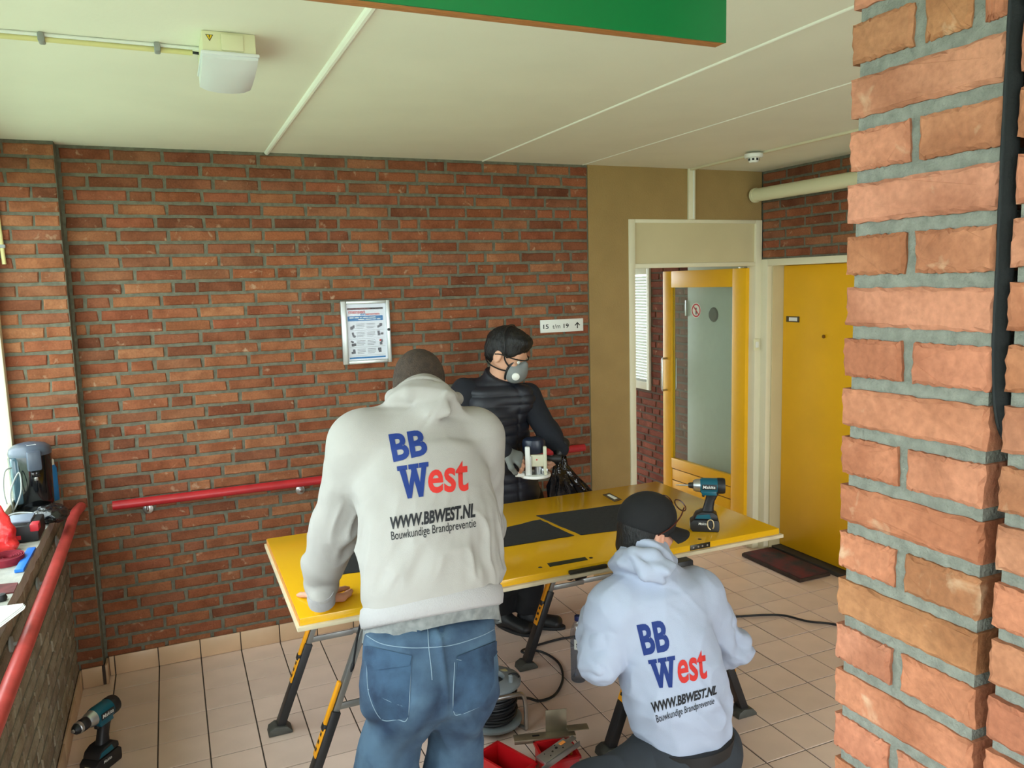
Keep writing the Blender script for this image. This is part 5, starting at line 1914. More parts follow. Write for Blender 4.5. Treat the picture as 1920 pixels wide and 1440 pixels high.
def man_b():
    org = (2.06, -0.42, 0.0)
    P = thing('person', 'man in black vest with respirator mask and safety glasses holding a router', 'person', org)
    Fd = nrm((0.42, -0.90, 0)); Xs = np.array([-Fd[1], Fd[0], 0])   # image-right side of the body
    sho = onY(928, 735, -0.43); chest = onY(930, 785, -0.44); wst = onY(944, 880, -0.41); hipc = onY(962, 945, -0.41)
    nk = onY(936, 700, -0.45)
    s1, e1 = onY(872, 738, -0.40), onY(873, 850, -0.42)            # his right arm
    s2, e2 = onY(988, 745, -0.49), onY(1028, 812, -0.53)            # his left arm
    w1 = onY(944, 846, -0.66); w2 = onY(1052, 842, -0.60)
    hd = onY(950, 664, -0.485)
    fr = frame((0.60, -0.66, -0.45))
    hA, hB = hipc + Xs * -0.09, hipc + Xs * 0.09
    aA, aB = np.array([1.985, -0.36, 0.10]), np.array([2.115, -0.43, 0.10])
    kA, kB = (hA + aA) / 2 + np.array([0.01, -0.03, 0.03]), (hB + aB) / 2 + np.array([0.01, -0.03, 0.03])
    S = Solid()
    S.tt([hipc, wst, chest, sho], [(0.14, 0.09), (0.13, 0.085), (0.15, 0.09), (0.13, 0.07)], Xs)
    S.c(sho, hd, 0.058, 0.060, 0.04)
    S.chain([s1, e1, w1], [0.048, 0.040, 0.028], 0.03).chain([s2, e2, w2], [0.048, 0.040, 0.028], 0.03)
    S.chain([hA, kA, aA], [0.08, 0.056, 0.040], 0.04).chain([hB, kB, aB], [0.08, 0.056, 0.040], 0.04)
    L = head_solid(S, hd, fr, 1.12)
    d1 = nrm(np.array([1.0, -0.25, -0.55])); n1 = nrm(np.array([0.25, -0.75, 0.65]))
    hand_solid(S, w1, d1, n1, 1, curl=0.62, spread=0.10, s=1.05)
    d2 = nrm(np.array([-0.55, -0.25, -0.80])); n2 = nrm(np.array([0.75, -0.6, -0.1]))
    hand_solid(S, w2, d2, n2, -1, curl=0.85, spread=0.06, s=1.0)
    solid_obj('body', S, 0.0055, M_skinB, P, org)
    A = np.array(fr)
    # eyes, mostly lowered
    for q in (-1, 1):
        ey = MB().lathe([(0.0, -0.011), (0.006, -0.009), (0.0105, -0.003), (0.0105, 0.003), (0.006, 0.009), (0.0, 0.011)], L(q * 0.032, 0.002, 0.079), fr[2], 16).build('eye', M_white, P, org, smooth=80)
        MB().lathe([(0.0055, 0.0), (0.0045, 0.0012), (0.0, 0.0018)], L(q * 0.032, -0.001, 0.0885), fr[2], 14).build('iris', mat('iris_dark', (40, 26, 18), 0.3), ey, org)
    # hair
    Hs = Solid()
    Hs.e(L(0, 0.034, -0.014), np.array((0.083, 0.094, 0.104)) * 1.12, A)
    Hs.e(L(0, 0.094, 0.034), np.array((0.062, 0.030, 0.060)) * 1.12, A, 0.03)
    Hs.e(L(0, -0.015, -0.058), np.array((0.060, 0.050, 0.042)) * 1.12, A, 0.03)
    Hs.cut(L(0, 0.050, 0.084), nrm(fr[2] * 0.9 - 0.75 * fr[1]), 0.008)
    for q in (-1, 1):
        Hs.sube(L(q * 0.09, -0.035, 0.020), np.array((0.036, 0.058, 0.046)), A, 0.008)
        Hs.sube(L(q * 0.072, 0.01, 0.085), np.array((0.05, 0.036, 0.035)), A, 0.008)
    solid_obj('hair', Hs, 0.0055, M_hairB, P, org, disp=lambda V, N: 0.006 * (vnoise(V * np.array([90, 90, 50.0]), 3) - 0.5))
    # respirator: moulded shell, valve, rim and straps
    M_mask = mat('mask_grey', (124, 128, 128), 0.7, bump=0.2, bscale=400, bdist=0.001)
    Mk = Solid()
    Mk.e(L(0, -0.050, 0.068), np.array((0.060, 0.060, 0.062)) * 1.12, A, 0.02)
    Mk.e(L(0, -0.010, 0.100), np.array((0.018, 0.024, 0.018)) * 1.12, A, 0.02)
    Mk.cut(L(0, -0.02, 0.052), -fr[2], 0.004)
    mk, mb = solid_obj('respirator_mask', Mk, 0.004, M_mask, P, org)
    rm = []
    for i in range(40):
        t = TAU * i / 40
        rm.append(L(0.061 * math.cos(t), -0.046 + 0.066 * math.sin(t) + (0.008 if math.sin(t) > 0.8 else 0), 0.054 + 0.022 * max(0, math.sin(t)) ** 2 + 0.006 * (1 - abs(math.cos(t)))))
    MB().tube(rm, 0.0058, 8, closed=True).build('rim', M_black, mk, org)
    p, n_ = cast(mb, 967, 706)
    if p is not None:
        MB().lathe([(0.020, -0.004), (0.020, 0.005), (0.017, 0.007), (0.0, 0.0075)], p, n_, 24).build('valve', M_white, mk, org)
    patch('blue_mark', [(949, 682), (957, 682), (957, 689), (949, 689)], mb, mat('mark_blue', (20, 130, 190), 0.6), mk, org, 0.001, 4)
    for q in (-1, 1):
        for e_ in (((q * 0.060, -0.030, 0.058), (q * 0.079, -0.002, 0.030), (q * 0.089, 0.050, 0.010), (q * 0.078, 0.098, -0.020), (q * 0.035, 0.128, -0.035), (0, 0.132, -0.038)),
                   ((q * 0.060, -0.052, 0.056), (q * 0.076, -0.058, 0.020), (q * 0.078, -0.058, -0.030), (q * 0.048, -0.052, -0.068), (0, -0.050, -0.088))):
            MB().tube(spline([L(*v) for v in e_], 6), 0.0042, 6).build('strap', M_black, mk, org)
    # safety glasses
    M_lensg = glass_mat('spectacle_lens', (0.92, 0.95, 0.95), 0.10)
    br = [L(x, 0.020 - 0.10 * abs(x) * 0.0, 0.102 - 5.0 * x * x) for x in np.linspace(-0.068, 0.068, 15)]
    gs = MB().tube(br, 0.0034, 8).build('glasses_brow_bar', M_black, P, org)
    for q in (-1, 1):
        MB().tube(spline([L(q * 0.068, 0.020, 0.080), L(q * 0.082, 0.016, 0.050), L(q * 0.086, 0.010, 0.005), L(q * 0.084, -0.002, -0.022)], 5), 0.0030, 8).build('glasses_temple', M_black, gs, org)
        V, F = [], []
        for i in range(7):
            x = q * (0.006 + 0.060 * i / 6)
            for k in range(5):
                V.append(L(x, 0.018 - 0.040 * (k / 4) * (1 - 0.5 * (i / 6) ** 2), 0.102 - 5.0 * x * x - 0.006 * (k / 4)))
        for i in range(6):
            for k in range(4):
                F.append((i * 5 + k, (i + 1) * 5 + k, (i + 1) * 5 + k + 1, i * 5 + k + 1))
        MB().add(V, F).build('glasses_lens', M_lensg, gs, org, smooth=80)
    # long-sleeved top
    M_top = mat('navy_black_jersey', (20, 23, 32), 0.9, var=0.1, vscale=10, bump=0.25, bscale=400, bdist=0.002)
    M_vest = mat('black_vest_nylon', (22, 24, 34), 0.55, var=0.1, vscale=14)
    G = Solid()
    G.c(s1, s2, 0.070, 0.070, 0.05)
    G.chain([s1, e1, w1 - d1 * 0.0], [0.078, 0.062, 0.042], 0.03)
    G.chain([s2, e2, w2 + d2 * 0.0], [0.076, 0.060, 0.042], 0.03)
    def da(V, N):
        a = np.stack([V[:, 0] * 12, V[:, 1] * 12, V[:, 2] * 22], 1)
        return 0.014 * (vnoise(a, 5) - 0.5)
    solid_obj('jersey', G, 0.006, M_top, P, org, disp=da, sm=1)
    # quilted vest
    Vs = Solid()
    Vs.tt([hipc + (0, 0, 0.02), wst, chest, sho, sho + (0, 0, 0.02)], [(0.185, 0.135), (0.182, 0.135), (0.196, 0.140), (0.155, 0.105), (0.12, 0.09)], Xs, 0.04, 0.5)
    Vs.c(s1 + Xs * 0.045, s2 - Xs * 0.045, 0.076, 0.076, 0.05)
    Vs.c(sho, nk + (0, 0, 0.0), 0.085, 0.078, 0.04)                      # stand-up collar
    Vs.cut(nk + np.array([0, 0, 0.0]), nrm(np.array([0, 0, 1]) + Fd * 0.5), 0.006)
    def dv(V, N):
        q = np.abs(np.sin((V[:, 2] - 0.9) * math.pi / 0.052)) ** 0.6
        body = smooth01(V[:, 2], 0.78, 0.82) * (1 - smooth01(V[:, 2], 1.36, 1.40))
        zip_ = np.exp(-((V - chest) @ Xs - 0.02) ** 2 / 0.00008) * (((V - chest) @ Fd) > 0.05)
        return (0.008 * q - 0.004) * body - 0.004 * zip_ + 0.006 * (vnoise(V * 16, 9) - 0.5)
    ve, vb = solid_obj('quilted_vest', Vs, 0.006, M_vest, P, org, disp=dv, sm=1)
    # gloves: grey full glove on one hand, black half-finger glove on the other
    Gl = Solid()
    hand_solid(Gl, w1, d1, n1, 1, curl=0.62, spread=0.10, s=1.13)
    Gl.cut(w1 + d1 * 0.112, d1, 0.004)
    Gl.c(w1 - d1 * 0.03, w1 + d1 * 0.02, 0.036, 0.034, 0.01)
    solid_obj('glove', Gl, 0.005, mat('glove_grey', (112, 116, 114), 0.85, bump=0.3, bscale=300, bdist=0.002), P, org)
    Gl = Solid()
    hand_solid(Gl, w2, d2, n2, -1, curl=0.85, spread=0.06, s=1.08)
    Gl.cut(w2 + d2 * 0.092, d2, 0.004)
    Gl.c(w2 - d2 * 0.03, w2 + d2 * 0.02, 0.036, 0.034, 0.01)
    solid_obj('glove', Gl, 0.005, M_black, P, org)
    # trousers and boots
    T = Solid()
    M_trb = mat('black_trousers', (18, 18, 21), 0.9, var=0.15, vscale=10, bump=0.3, bscale=300, bdist=0.002)
    T.tt([wst + (0, 0, -0.02), hipc, hipc + (0, 0, -0.06)], [(0.165, 0.115), (0.178, 0.128), (0.16, 0.11)], Xs, 0.04, 0.4)
    T.chain([hA, kA, aA], [0.100, 0.082, 0.070], 0.04).chain([hB, kB, aB], [0.100, 0.082, 0.070], 0.03)
    T.cut((0, 0, 0.085), (0, 0, -1), 0.01)
    solid_obj('trousers', T, 0.007, M_trb, P, org, disp=lambda V, N: folds(V, 0.009, 10, 12, 19))
    MBt = mat('boot_black', (24, 24, 26), 0.5, var=0.15, vscale=20)
    shoe(P, org, (1.96, -0.33, 0), (2.08, -0.57, 0), MBt, 'boot', 0.046, 0.10)
    shoe(P, org, (2.07, -0.39, 0), (2.275, -0.56, 0), MBt, 'boot', 0.046, 0.10)
    return P


man_b()
# ================================================================== TOOLS AND LOOSE THINGS
M_teal = mat('tool_teal', (0, 84, 102), 0.38)
M_tblk = mat('tool_black', (24, 25, 28), 0.5)
M_silver = mat('cast_aluminium', (186, 188, 190), 0.32, 0.9)
M_paint = mat('tool_white', (222, 224, 220), 0.4)


def power_tool(name, label, loc, rotz, drill=False, lettering=True):
    """cordless gun-shaped tool; local x = nose direction, base at z=0"""
    t = thing(name, label, 'drill', loc, rotz)
    # battery: chamfered block on a shoe
    bt = MB().prism([(-0.055, 0.0), (0.055, 0.0), (0.064, 0.012), (0.064, 0.040), (0.048, 0.052), (-0.048, 0.052), (-0.058, 0.042), (-0.058, 0.010)], -0.037, 0.037, 'xz').build('battery', M_tblk, t, bev=0.003)
    MB().box(-0.030, -0.0385, 0.020, 0.010, -0.0372, 0.028).build('battery_label', M_paint, bt, smooth=0)
    MB().box(-0.030, -0.0385, 0.012, 0.044, -0.0372, 0.0165).build('battery_label', M_grey, bt, smooth=0)
    MB().box(0.0645, -0.012, 0.016, 0.0655, 0.012, 0.034).build('battery_tag', mat('tag_beige', (190, 186, 150), 0.6), bt, smooth=0)
    ft = MB().prism([(-0.052, 0.053), (0.050, 0.053), (0.040, 0.074), (0.016, 0.086), (-0.030, 0.086), (-0.050, 0.072)], -0.034, 0.034, 'xz').build('foot', M_tblk, t, bev=0.004)
    MB().prism([(-0.024, 0.058), (0.044, 0.058), (0.034, 0.073), (-0.016, 0.078)], -0.0352, -0.0338, 'xz').build('side_panel', M_teal, ft)
    MB().prism([(-0.024, 0.058), (0.044, 0.058), (0.034, 0.073), (-0.016, 0.078)], 0.0338, 0.0352, 'xz').build('side_panel', M_teal, ft)
    gp = MB()
    gp.add(*loft_rings([((-0.010, 0, 0.082), 0.026, 0.019), ((-0.014, 0, 0.105), 0.022, 0.017), ((-0.020, 0, 0.130), 0.021, 0.0165), ((-0.028, 0, 0.152), 0.024, 0.018), ((-0.030, 0, 0.170), 0.030, 0.022)]))
    gp = gp.build('grip', M_tblk, t, smooth=60)
    MB().box(0.002, -0.008, 0.146, 0.014, 0.008, 0.170, 0.004).build('trigger', M_tblk, t)
    zc = 0.196
    bd = MB().lathe([(0.0, -0.082), (0.022, -0.081), (0.031, -0.074), (0.033, -0.055), (0.033, 0.010), (0.030, 0.022)], (0, 0, zc), (1, 0, 0), 24, side=(0, 1, 0))
    bd.build('motor_housing', M_teal, t)
    MB().lathe([(0.0315, -0.0825), (0.0340, -0.074), (0.0345, -0.052), (0.0340, -0.050)], (0, 0, zc), (1, 0, 0), 24, side=(0, 1, 0)).build('rear_cap', M_tblk, t)
    MB().prism([(-0.048, 0.158), (0.012, 0.158), (0.020, 0.172), (0.014, 0.180), (-0.044, 0.180)], -0.026, 0.026, 'xz').build('collar', M_teal, t, bev=0.003)
    nose = MB().lathe([(0.031, 0.018), (0.029, 0.022), (0.027, 0.040), (0.022, 0.050), (0.016, 0.052)], (0, 0, zc), (1, 0, 0), 24).build('gear_nose', M_silver, t)
    if drill:
        ck = MB().lathe([(0.020, 0.050), (0.022, 0.054), (0.022, 0.075), (0.020, 0.078), (0.0205, 0.086), (0.017, 0.100), (0.010, 0.108), (0.0, 0.108)], (0, 0, zc), (1, 0, 0), 22).build('chuck', M_tblk, t)
        MB().lathe([(0.0212, 0.080), (0.0212, 0.090), (0.019, 0.092)], (0, 0, zc), (1, 0, 0), 22).build('chuck_ring', M_silver, ck)
        MB().lathe([(0.007, 0.106), (0.006, 0.113), (0.0, 0.114)], (0, 0, zc), (1, 0, 0), 14).build('jaw', M_silver, ck)
    else:
        ck = MB().lathe([(0.015, 0.050), (0.013, 0.056), (0.012, 0.066), (0.009, 0.072), (0.0, 0.072)], (0, 0, zc), (1, 0, 0), 20).build('bit_holder', M_tblk, t)
        MB().lathe([(0.0035, 0.070), (0.0035, 0.105), (0.0022, 0.112), (0.0022, 0.122), (0.0006, 0.128)], (0, 0, zc), (1, 0, 0), 10).build('bit', M_steel, ck)
    if lettering:
        for s in (1, -1):
            a, b = (-0.040, 0.012) if s > 0 else (0.012, -0.040)
            lg = MB().box(-0.046, s * 0.0325 - 0.0005, zc - 0.010, 0.016, s * 0.0325 + 0.0015, zc + 0.012, 0.0008).build('badge', M_tblk, t)
            flat_text('lettering', 'Makita', ((-s * a, 0, 0), (0, 0, 0), (0, 0, 0)) if False else ((-0.040, -0.0345, zc + 0.008), (0.012, -0.0345, zc + 0.008), (-0.040, -0.0345, zc - 0.006)) if s < 0 else ((0.012, 0.0345, zc + 0.008), (-0.040, 0.0345, zc + 0.008), (0.012, 0.0345, zc - 0.006)), M_paint, lg, bold=0.01, shear=0.15)
            flat_text('lettering', 'Makita', ((-0.036, -0.0378, 0.042), (0.002, -0.0378, 0.042), (-0.036, -0.0378, 0.031)) if s < 0 else ((0.030, 0.0378, 0.042), (-0.008, 0.0378, 0.042), (0.030, 0.0378, 0.031)), M_paint, bt, bold=0.01, shear=0.15)
    return t


def loft_rings(rings, seg=16):
    """horizontal superellipse rings -> vertices and faces"""
    V, F = [], []
    for (c, rx, ry) in rings:
        for k in range(seg):
            t = TAU * k / seg
            cx, sy = math.cos(t), math.sin(t)
            V.append((c[0] + rx * math.copysign(abs(cx) ** 0.75, cx), c[1] + ry * math.copysign(abs(sy) ** 0.75, sy), c[2]))
    for i in range(len(rings) - 1):
        for k in range(seg):
            F.append((i * seg + k, i * seg + (k + 1) % seg, (i + 1) * seg + (k + 1) % seg, (i + 1) * seg + k))
    F.append(tuple(range(seg))[::-1]); F.append(tuple((len(rings) - 1) * seg + k for k in range(seg)))
    return V, F


p = onZ(1322, 993, TZ)
idr = power_tool('impact_driver', 'teal cordless impact driver standing on the yellow door panel', (p[0], p[1], TZ + 0.0008), math.radians(146))
# wire hook on the battery side
MB().tube(spline([(-0.030, 0.0400, 0.016), (-0.034, 0.0415, 0.030), (-0.030, 0.0415, 0.050), (-0.018, 0.0415, 0.056), (-0.008, 0.0415, 0.046), (-0.010, 0.0415, 0.024), (-0.020, 0.0415, 0.012)], 5), 0.0028, 8).build('belt_hook', mat('bare_wire', (196, 178, 140), 0.4, 0.6), idr)
p = onZ(192, 1436, 0.0)
cdr = power_tool('cordless_drill', 'dark teal cordless drill with chuck standing on the floor tiles', (p[0], p[1], 0.0008), math.radians(232), drill=True)
cdr.scale = (1.12, 1.12, 1.12)

# ---- plunge router in the masked man's hands
rt = thing('plunge_router', 'white and dark blue plunge router held above the yellow door', 'router', tuple(ROUT), -YAW)
M_rblu = mat('router_navy', (26, 34, 52), 0.35)
M_rbei = mat('router_beige', (196, 194, 170), 0.5)
hs = MB().lathe([(0.0, 0.115), (0.040, 0.113), (0.055, 0.104), (0.060, 0.088), (0.058, 0.048), (0.050, 0.036), (0.0, 0.036)][::-1], (-0.004, 0.01, 0), (0, 0, 1), 24, sy=0.85).build('motor_housing', M_rblu, rt)
for s, x in ((-1, -0.038), (1, 0.050)):
    MB().box(x - (0.013 if s < 0 else 0.009), -0.052, -0.070, x + (0.013 if s < 0 else 0.009), -0.030, 0.078, 0.006).build('plunge_column', M_paint if s < 0 else M_rbei, rt)
cp = MB().box(-0.024, -0.046, -0.026, 0.060, -0.020, 0.034, 0.004).build('scale_plate', M_rbei, rt)
MB().lathe([(0.004, 0.0), (0.004, 0.001), (0.0, 0.001)], (0.008, -0.046, 0.010), (0, -1, 0), 12).build('red_dot', M_red, cp)
MB().tube([(-0.022, -0.050, 0.030), (-0.022, -0.050, -0.070)], 0.004, 8).build('depth_rod', M_steel, rt)
MB().lathe([(0.022, -0.072), (0.022, -0.030), (0.014, -0.020), (0.0, -0.020)], (0.018, -0.010, 0), (0, 0, 1), 18).build('collet', M_silver, rt)
MB().box(0.032, -0.050, -0.068, 0.062, -0.020, -0.034, 0.005).build('depth_turret', M_silver, rt)
MB().lathe([(0.006, 0.0), (0.008, 0.002), (0.008, 0.014), (0.0, 0.015)], (0.052, -0.050, -0.058), (0, -1, 0), 12).build('thumb_screw', M_rbei, rt)
MB().lathe([(0.030, -0.084), (0.078, -0.084), (0.080, -0.080), (0.078, -0.070), (0.060, -0.066), (0.030, -0.070), (0.030, -0.084)], (0, 0, 0), (0, 0, 1), 40).build('base_plate', M_paint, rt)
MB().tube([(-0.058, -0.045, -0.068), (-0.100, -0.050, -0.062)], [0.012, 0.012], 14).build('fence_knob', M_paint, rt)
for s in (-1, 1):
    MB().tube(spline([(s * 0.052, 0.0, 0.010), (s * 0.085, -0.005, 0.006), (s * 0.118, -0.006, 0.004), (s * 0.135, -0.006, 0.004)], 4), [0.014] * 5 + [0.019] * 4 + [0.021] * 3 + [0.014], 14).build('handle', M_tblk, rt)
MB().box(-0.066, -0.040, -0.030, -0.050, -0.026, -0.012, 0.004).build('lock_lever', M_red, rt)

# ---- black plastic bag hanging beside the router
bag = MB()
top = onY(1054, 858, -0.63)
rings = [(top, 0.020, 0.016), (onY(1050, 874, -0.62), 0.034, 0.024), (onY(1058, 893, -0.61), 0.062, 0.040), (onY(1066, 915, -0.59), 0.100, 0.060), (onY(1074, 940, -0.57), 0.128, 0.085), (onY(1078, 975, -0.55), 0.140, 0.105), (onY(1078, 1030, -0.54), 0.135, 0.10), (onY(1076, 1075, -0.54), 0.09, 0.07), (onY(1075, 1085, -0.54), 0.02, 0.02)]
V, F = [], []
seg = 60
for i, (c, rx, ry) in enumerate(rings):
    for k in range(seg):
        t = TAU * k / seg
        pl = 1 + 0.13 * math.sin(9 * t + 0.5 * i) + 0.07 * math.sin(17 * t - i) + 0.05 * math.sin(5 * t + 2 * i)
        V.append(c + pl * (rx * math.cos(t) * np.array([0.918, -0.397, 0]) + ry * math.sin(t) * np.array([0.397, 0.918, 0])) + np.array([0, 0, 0.008 * math.sin(4 * t + i)]))
for i in range(len(rings) - 1):
    for k in range(seg):
        F.append((i * seg + k, i * seg + (k + 1) % seg, (i + 1) * seg + (k + 1) % seg, (i + 1) * seg + k))
F.append(tuple(range(seg))); F.append(tuple((len(rings) - 1) * seg + k for k in range(seg))[::-1])
M_bag = mat('black_polythene', (12, 13, 17), 0.16, spec=0.7, bump=0.5, bscale=26, bdist=0.02)
bo = tuple(rings[-1][0])
bg_ = bag.add(V, F).build('plastic_bag', M_bag, None, bo, smooth=50)
bg_.location = bo
props(bg_, 'glossy black plastic bag hanging beside the router behind the yellow door', 'bag')

# ---- cable reel
rc = onZ(924, 1346, 0.03)
rl = thing('cable_reel', 'grey cable reel wound with black cord beside the jeans', 'cable reel', (rc[0], rc[1], 0))
ro = (rc[0], rc[1], 0)
M_rgry = mat('reel_grey', (138, 146, 150), 0.45)
MB().lathe([(0.045, 0.022), (0.122, 0.022), (0.126, 0.026), (0.126, 0.034), (0.118, 0.038), (0.045, 0.036), (0.045, 0.022)], ro, (0, 0, 1), 40).build('flange', M_rgry, rl, ro)
ft_ = MB().lathe([(0.052, 0.196), (0.118, 0.190), (0.126, 0.194), (0.126, 0.204), (0.112, 0.212), (0.056, 0.218), (0.052, 0.212), (0.052, 0.196)], ro, (0, 0, 1), 40).build('flange', M_rgry, rl, ro)
MB().lathe([(0.045, 0.03), (0.045, 0.20)], ro, (0, 0, 1), 28).build('hub', M_tblk, rl, ro)
MB().lathe([(0.0, 0.17), (0.05, 0.172)], ro, (0, 0, 1), 28).build('socket_plate', M_tblk, rl, ro)
hx_ = []
for i in range(420):
    t = TAU * i / 30
    ly = i / 420
    hx_.append((rc[0] + (0.098 + 0.006 * math.sin(i * 0.37)) * math.cos(t), rc[1] + (0.098 + 0.006 * math.sin(i * 0.37)) * math.sin(t), 0.046 + 0.142 * ly))
MB().tube(hx_, 0.0062, 7).build('wound_cord', M_tblk, rl, ro)
MB().lathe([(0.092, 0.04), (0.092, 0.19)], ro, (0, 0, 1), 30).build('cord_core', M_tblk, rl, ro)
fx = rc + np.array([0.02, -0.13, 0])
pts = spline([(rc[0] - 0.14, rc[1] - 0.03, 0.010), (rc[0] - 0.14, rc[1] - 0.05, 0.10), (rc[0] - 0.13, rc[1] - 0.09, 0.175), (rc[0] - 0.09, rc[1] - 0.125, 0.190), (rc[0] + 0.03, rc[1] - 0.135, 0.190), (rc[0] + 0.085, rc[1] - 0.125, 0.178), (rc[0] + 0.105, rc[1] - 0.115, 0.12), (rc[0] + 0.108, rc[1] - 0.11, 0.012)], 6)
MB().tube(pts, 0.0095, 12).build('stand_tube', M_steel, rl, ro)
MB().tube([(rc[0] + 0.108, rc[1] - 0.11, 0.011), (rc[0] + 0.05, rc[1] + 0.02, 0.011), (rc[0] - 0.14, rc[1] - 0.03, 0.011)], 0.0095, 12).build('stand_tube', M_steel, rl, ro)
MB().lathe([(0.010, 0.206), (0.011, 0.24), (0.006, 0.245), (0.0, 0.245)], (rc[0] + 0.06, rc[1] - 0.07, 0), (0, 0, 1), 14).build('winding_knob', M_rgry, ft_, ro)
MB().lathe([(0.012, 0.206), (0.012, 0.226), (0.0, 0.228)], (rc[0] - 0.02, rc[1] + 0.085, 0), (0, 0, 1), 14).build('winding_knob', M_tblk, ft_, ro)
MB().box(rc[0] + 0.055, rc[1] + 0.02, 0.208, rc[0] + 0.085, rc[1] + 0.045, 0.2165, 0.002).build('rating_label', mat('label_cream', (200, 190, 140), 0.6), ft_, ro)
MB().tube(spline([(rc[0] + 0.075, rc[1] - 0.01, 0.213), (rc[0] + 0.10, rc[1] - 0.02, 0.218), (rc[0] + 0.108, rc[1] - 0.045, 0.212)], 4), 0.005, 8).build('cord_clip', M_tblk, ft_, ro)

# ---- extension cord on the floor
pz = lambda x, y, z=0.008: tuple(onZ(x, y, z))
cp_ = [(rc[0] + 0.10, rc[1] - 0.01, 0.10), pz(990, 1309, 0.03), pz(1012, 1314), pz(1040, 1303), pz(1055, 1275), pz(1050, 1247), pz(1030, 1229), pz(1006, 1220), pz(986, 1224, 0.035), pz(978, 1221, 0.04), pz(990, 1215, 0.02), pz(1020, 1206), pz(1050, 1198), pz(1074, 1194), pz(1160, 1178), pz(1270, 1160), pz(1380, 1156), pz(1430, 1153), pz(1470, 1154), pz(1515, 1165), pz(1570, 1172), pz(1660, 1200)]
ec = MB().tube(spline(cp_, 8), 0.0062, 8).build('extension_cord', M_tblk, None, (2.2, -1.0, 0))
ec.location = (2.2, -1.0, 0)
props(ec, 'black extension cord looping across the tiles past sawhorse and bottle', 'cord')
c2 = MB().tube(spline([pz(925, 1146), pz(938, 1150), pz(942, 1158), pz(936, 1166), pz(926, 1168), pz(918, 1160)], 6), 0.005, 8).build('power_cord', M_tblk, None, (1.9, -0.4, 0))
c2.location = (1.9, -0.4, 0)
props(c2, 'thin black router cord curling on the floor by the boots', 'cord')
sp_ = spline([onY(676, 1166, -1.675), onY(671, 1190, -1.675), onY(666, 1220, -1.675), onY(662, 1246, -1.675), onY(658, 1260, -1.675)], 5)
sp_ = [np.array((0.955, -1.64, 0.757)), np.array((0.950, -1.668, 0.752))] + sp_[1:]
st_ = MB().tube(sp_, [0.0035] * (len(sp_) - 7) + [0.004, 0.006, 0.0065, 0.0065, 0.006, 0.005, 0.002], 8).build('hanging_strap', M_tblk, None, tuple(sp_[-1]))
st_.location = tuple(sp_[-1])
props(st_, 'black strap end dangling below the front edge of the door panel', 'strap')

# ---- red storage bins
M_bin = mat('bin_red', (190, 18, 26), 0.35, var=0.04, vscale=5)
def red_bin(label, c, e1, e2, l1, l2, h):
    """open bin with thin walls; c = corner on the floor, e1/e2 unit directions"""
    t = thing('storage_bin', label, 'bin', (c[0], c[1], 0), 0, 'red storage bins on the floor')
    org = (c[0], c[1], 0)
    e1, e2 = np.array([*e1, 0.0]), np.array([*e2, 0.0])
    c = np.array([c[0], c[1], 0.001])
    up = np.array([0, 0, 1.0])
    tk = 0.0025
    mid = c + e1 * l1 / 2 + e2 * l2 / 2
    MB().obox(mid + up * tk, e1, e2, up, l1 / 2, l2 / 2, tk, 0.001).build('bottom', M_bin, t, org)
    for s, a, b, la, lb in ((0, e1, e2, l1, l2), (1, e1, e2, l1, l2)):
        MB().obox(c + a * la / 2 + b * (tk if s == 0 else lb - tk) + up * h / 2, a, b, up, la / 2, tk, h / 2, 0.001).build('side_wall', M_bin, t, org)
        MB().obox(c + b * lb / 2 + a * (tk if s == 0 else la - tk) + up * h / 2, b, a, up, lb / 2 - 2 * tk, tk, h / 2, 0.001).build('end_wall', M_bin, t, org)
    rimz = c + up * (h - 0.004)
    rm = MB()
    for a, b, la, lb in ((e1, e2, l1, l2), (e2, e1, l2, l1)):
        rm.obox(rimz + a * la / 2 - b * 0.003, a, b, up, la / 2 + 0.006, 0.003, 0.005)
        rm.obox(rimz + a * la / 2 + b * (lb + 0.003), a, b, up, la / 2 + 0.006, 0.003, 0.005)
    rm.build('rim', M_bin, t, org)
    return t
BH = 0.11
b0 = onZ(933, 1391, BH); b1 = onZ(1006, 1431, BH); b2 = onZ(890, 1432, BH)
d1 = nrm((b1 - b0)[:2]); d2 = nrm((b2 - b0)[:2]); d2 = nrm(d2 - d1 * (d1 @ d2))
red_bin('open empty red plastic bin beside the jeans leg', b0[:2], d1, d2, 0.20, 0.11, BH)
q0 = onZ(1004, 1394, BH + 0.02); 
red_bin('red plastic bin under the steel lock parts', (q0[0] + 0.0, q0[1] + 0.005), nrm((0.97, -0.15)), nrm((-0.15, -0.97)), 0.135, 0.13, BH + 0.02)

# ---- steel bracket laid over the bins
M_br = mat('galvanised_plate', (150, 138, 116), 0.42, 0.75, var=0.1, vscale=12)
ZB2 = BH + 0.026
br = thing('steel_bracket', 'slotted steel strike bracket with upright plate lying over the red bin', 'bracket', tuple(onZ(1020, 1385, ZB2)))
bo = tuple(onZ(1020, 1385, ZB2))
a_, b_ = onZ(964, 1388, ZB2), onZ(1079, 1376, ZB2)
ax_ = nrm(b_ - a_); ay_ = np.array([-ax_[1], ax_[0], 0])
cm = (a_ + b_) / 2
L_ = np.linalg.norm(b_ - a_)
MB().obox(cm + ay_ * 0.012, ax_, ay_, (0, 0, 1), L_ / 2, 0.022, 0.002, 0.0008).build('strip', M_br, br, bo)
MB().obox(cm - ay_ * 0.010 + np.array([0, 0, -0.006]), ax_, ay_, (0, 0, 1), L_ / 2, 0.0012, 0.008, 0.0005).build('folded_edge', M_br, br, bo)
MB().obox(a_ + ax_ * L_ * 0.36 + ay_ * 0.012 + np.array([0, 0, 0.0021]), ax_, ay_, (0, 0, 1), 0.014, 0.005, 0.0006).build('slot', M_black, br, bo)
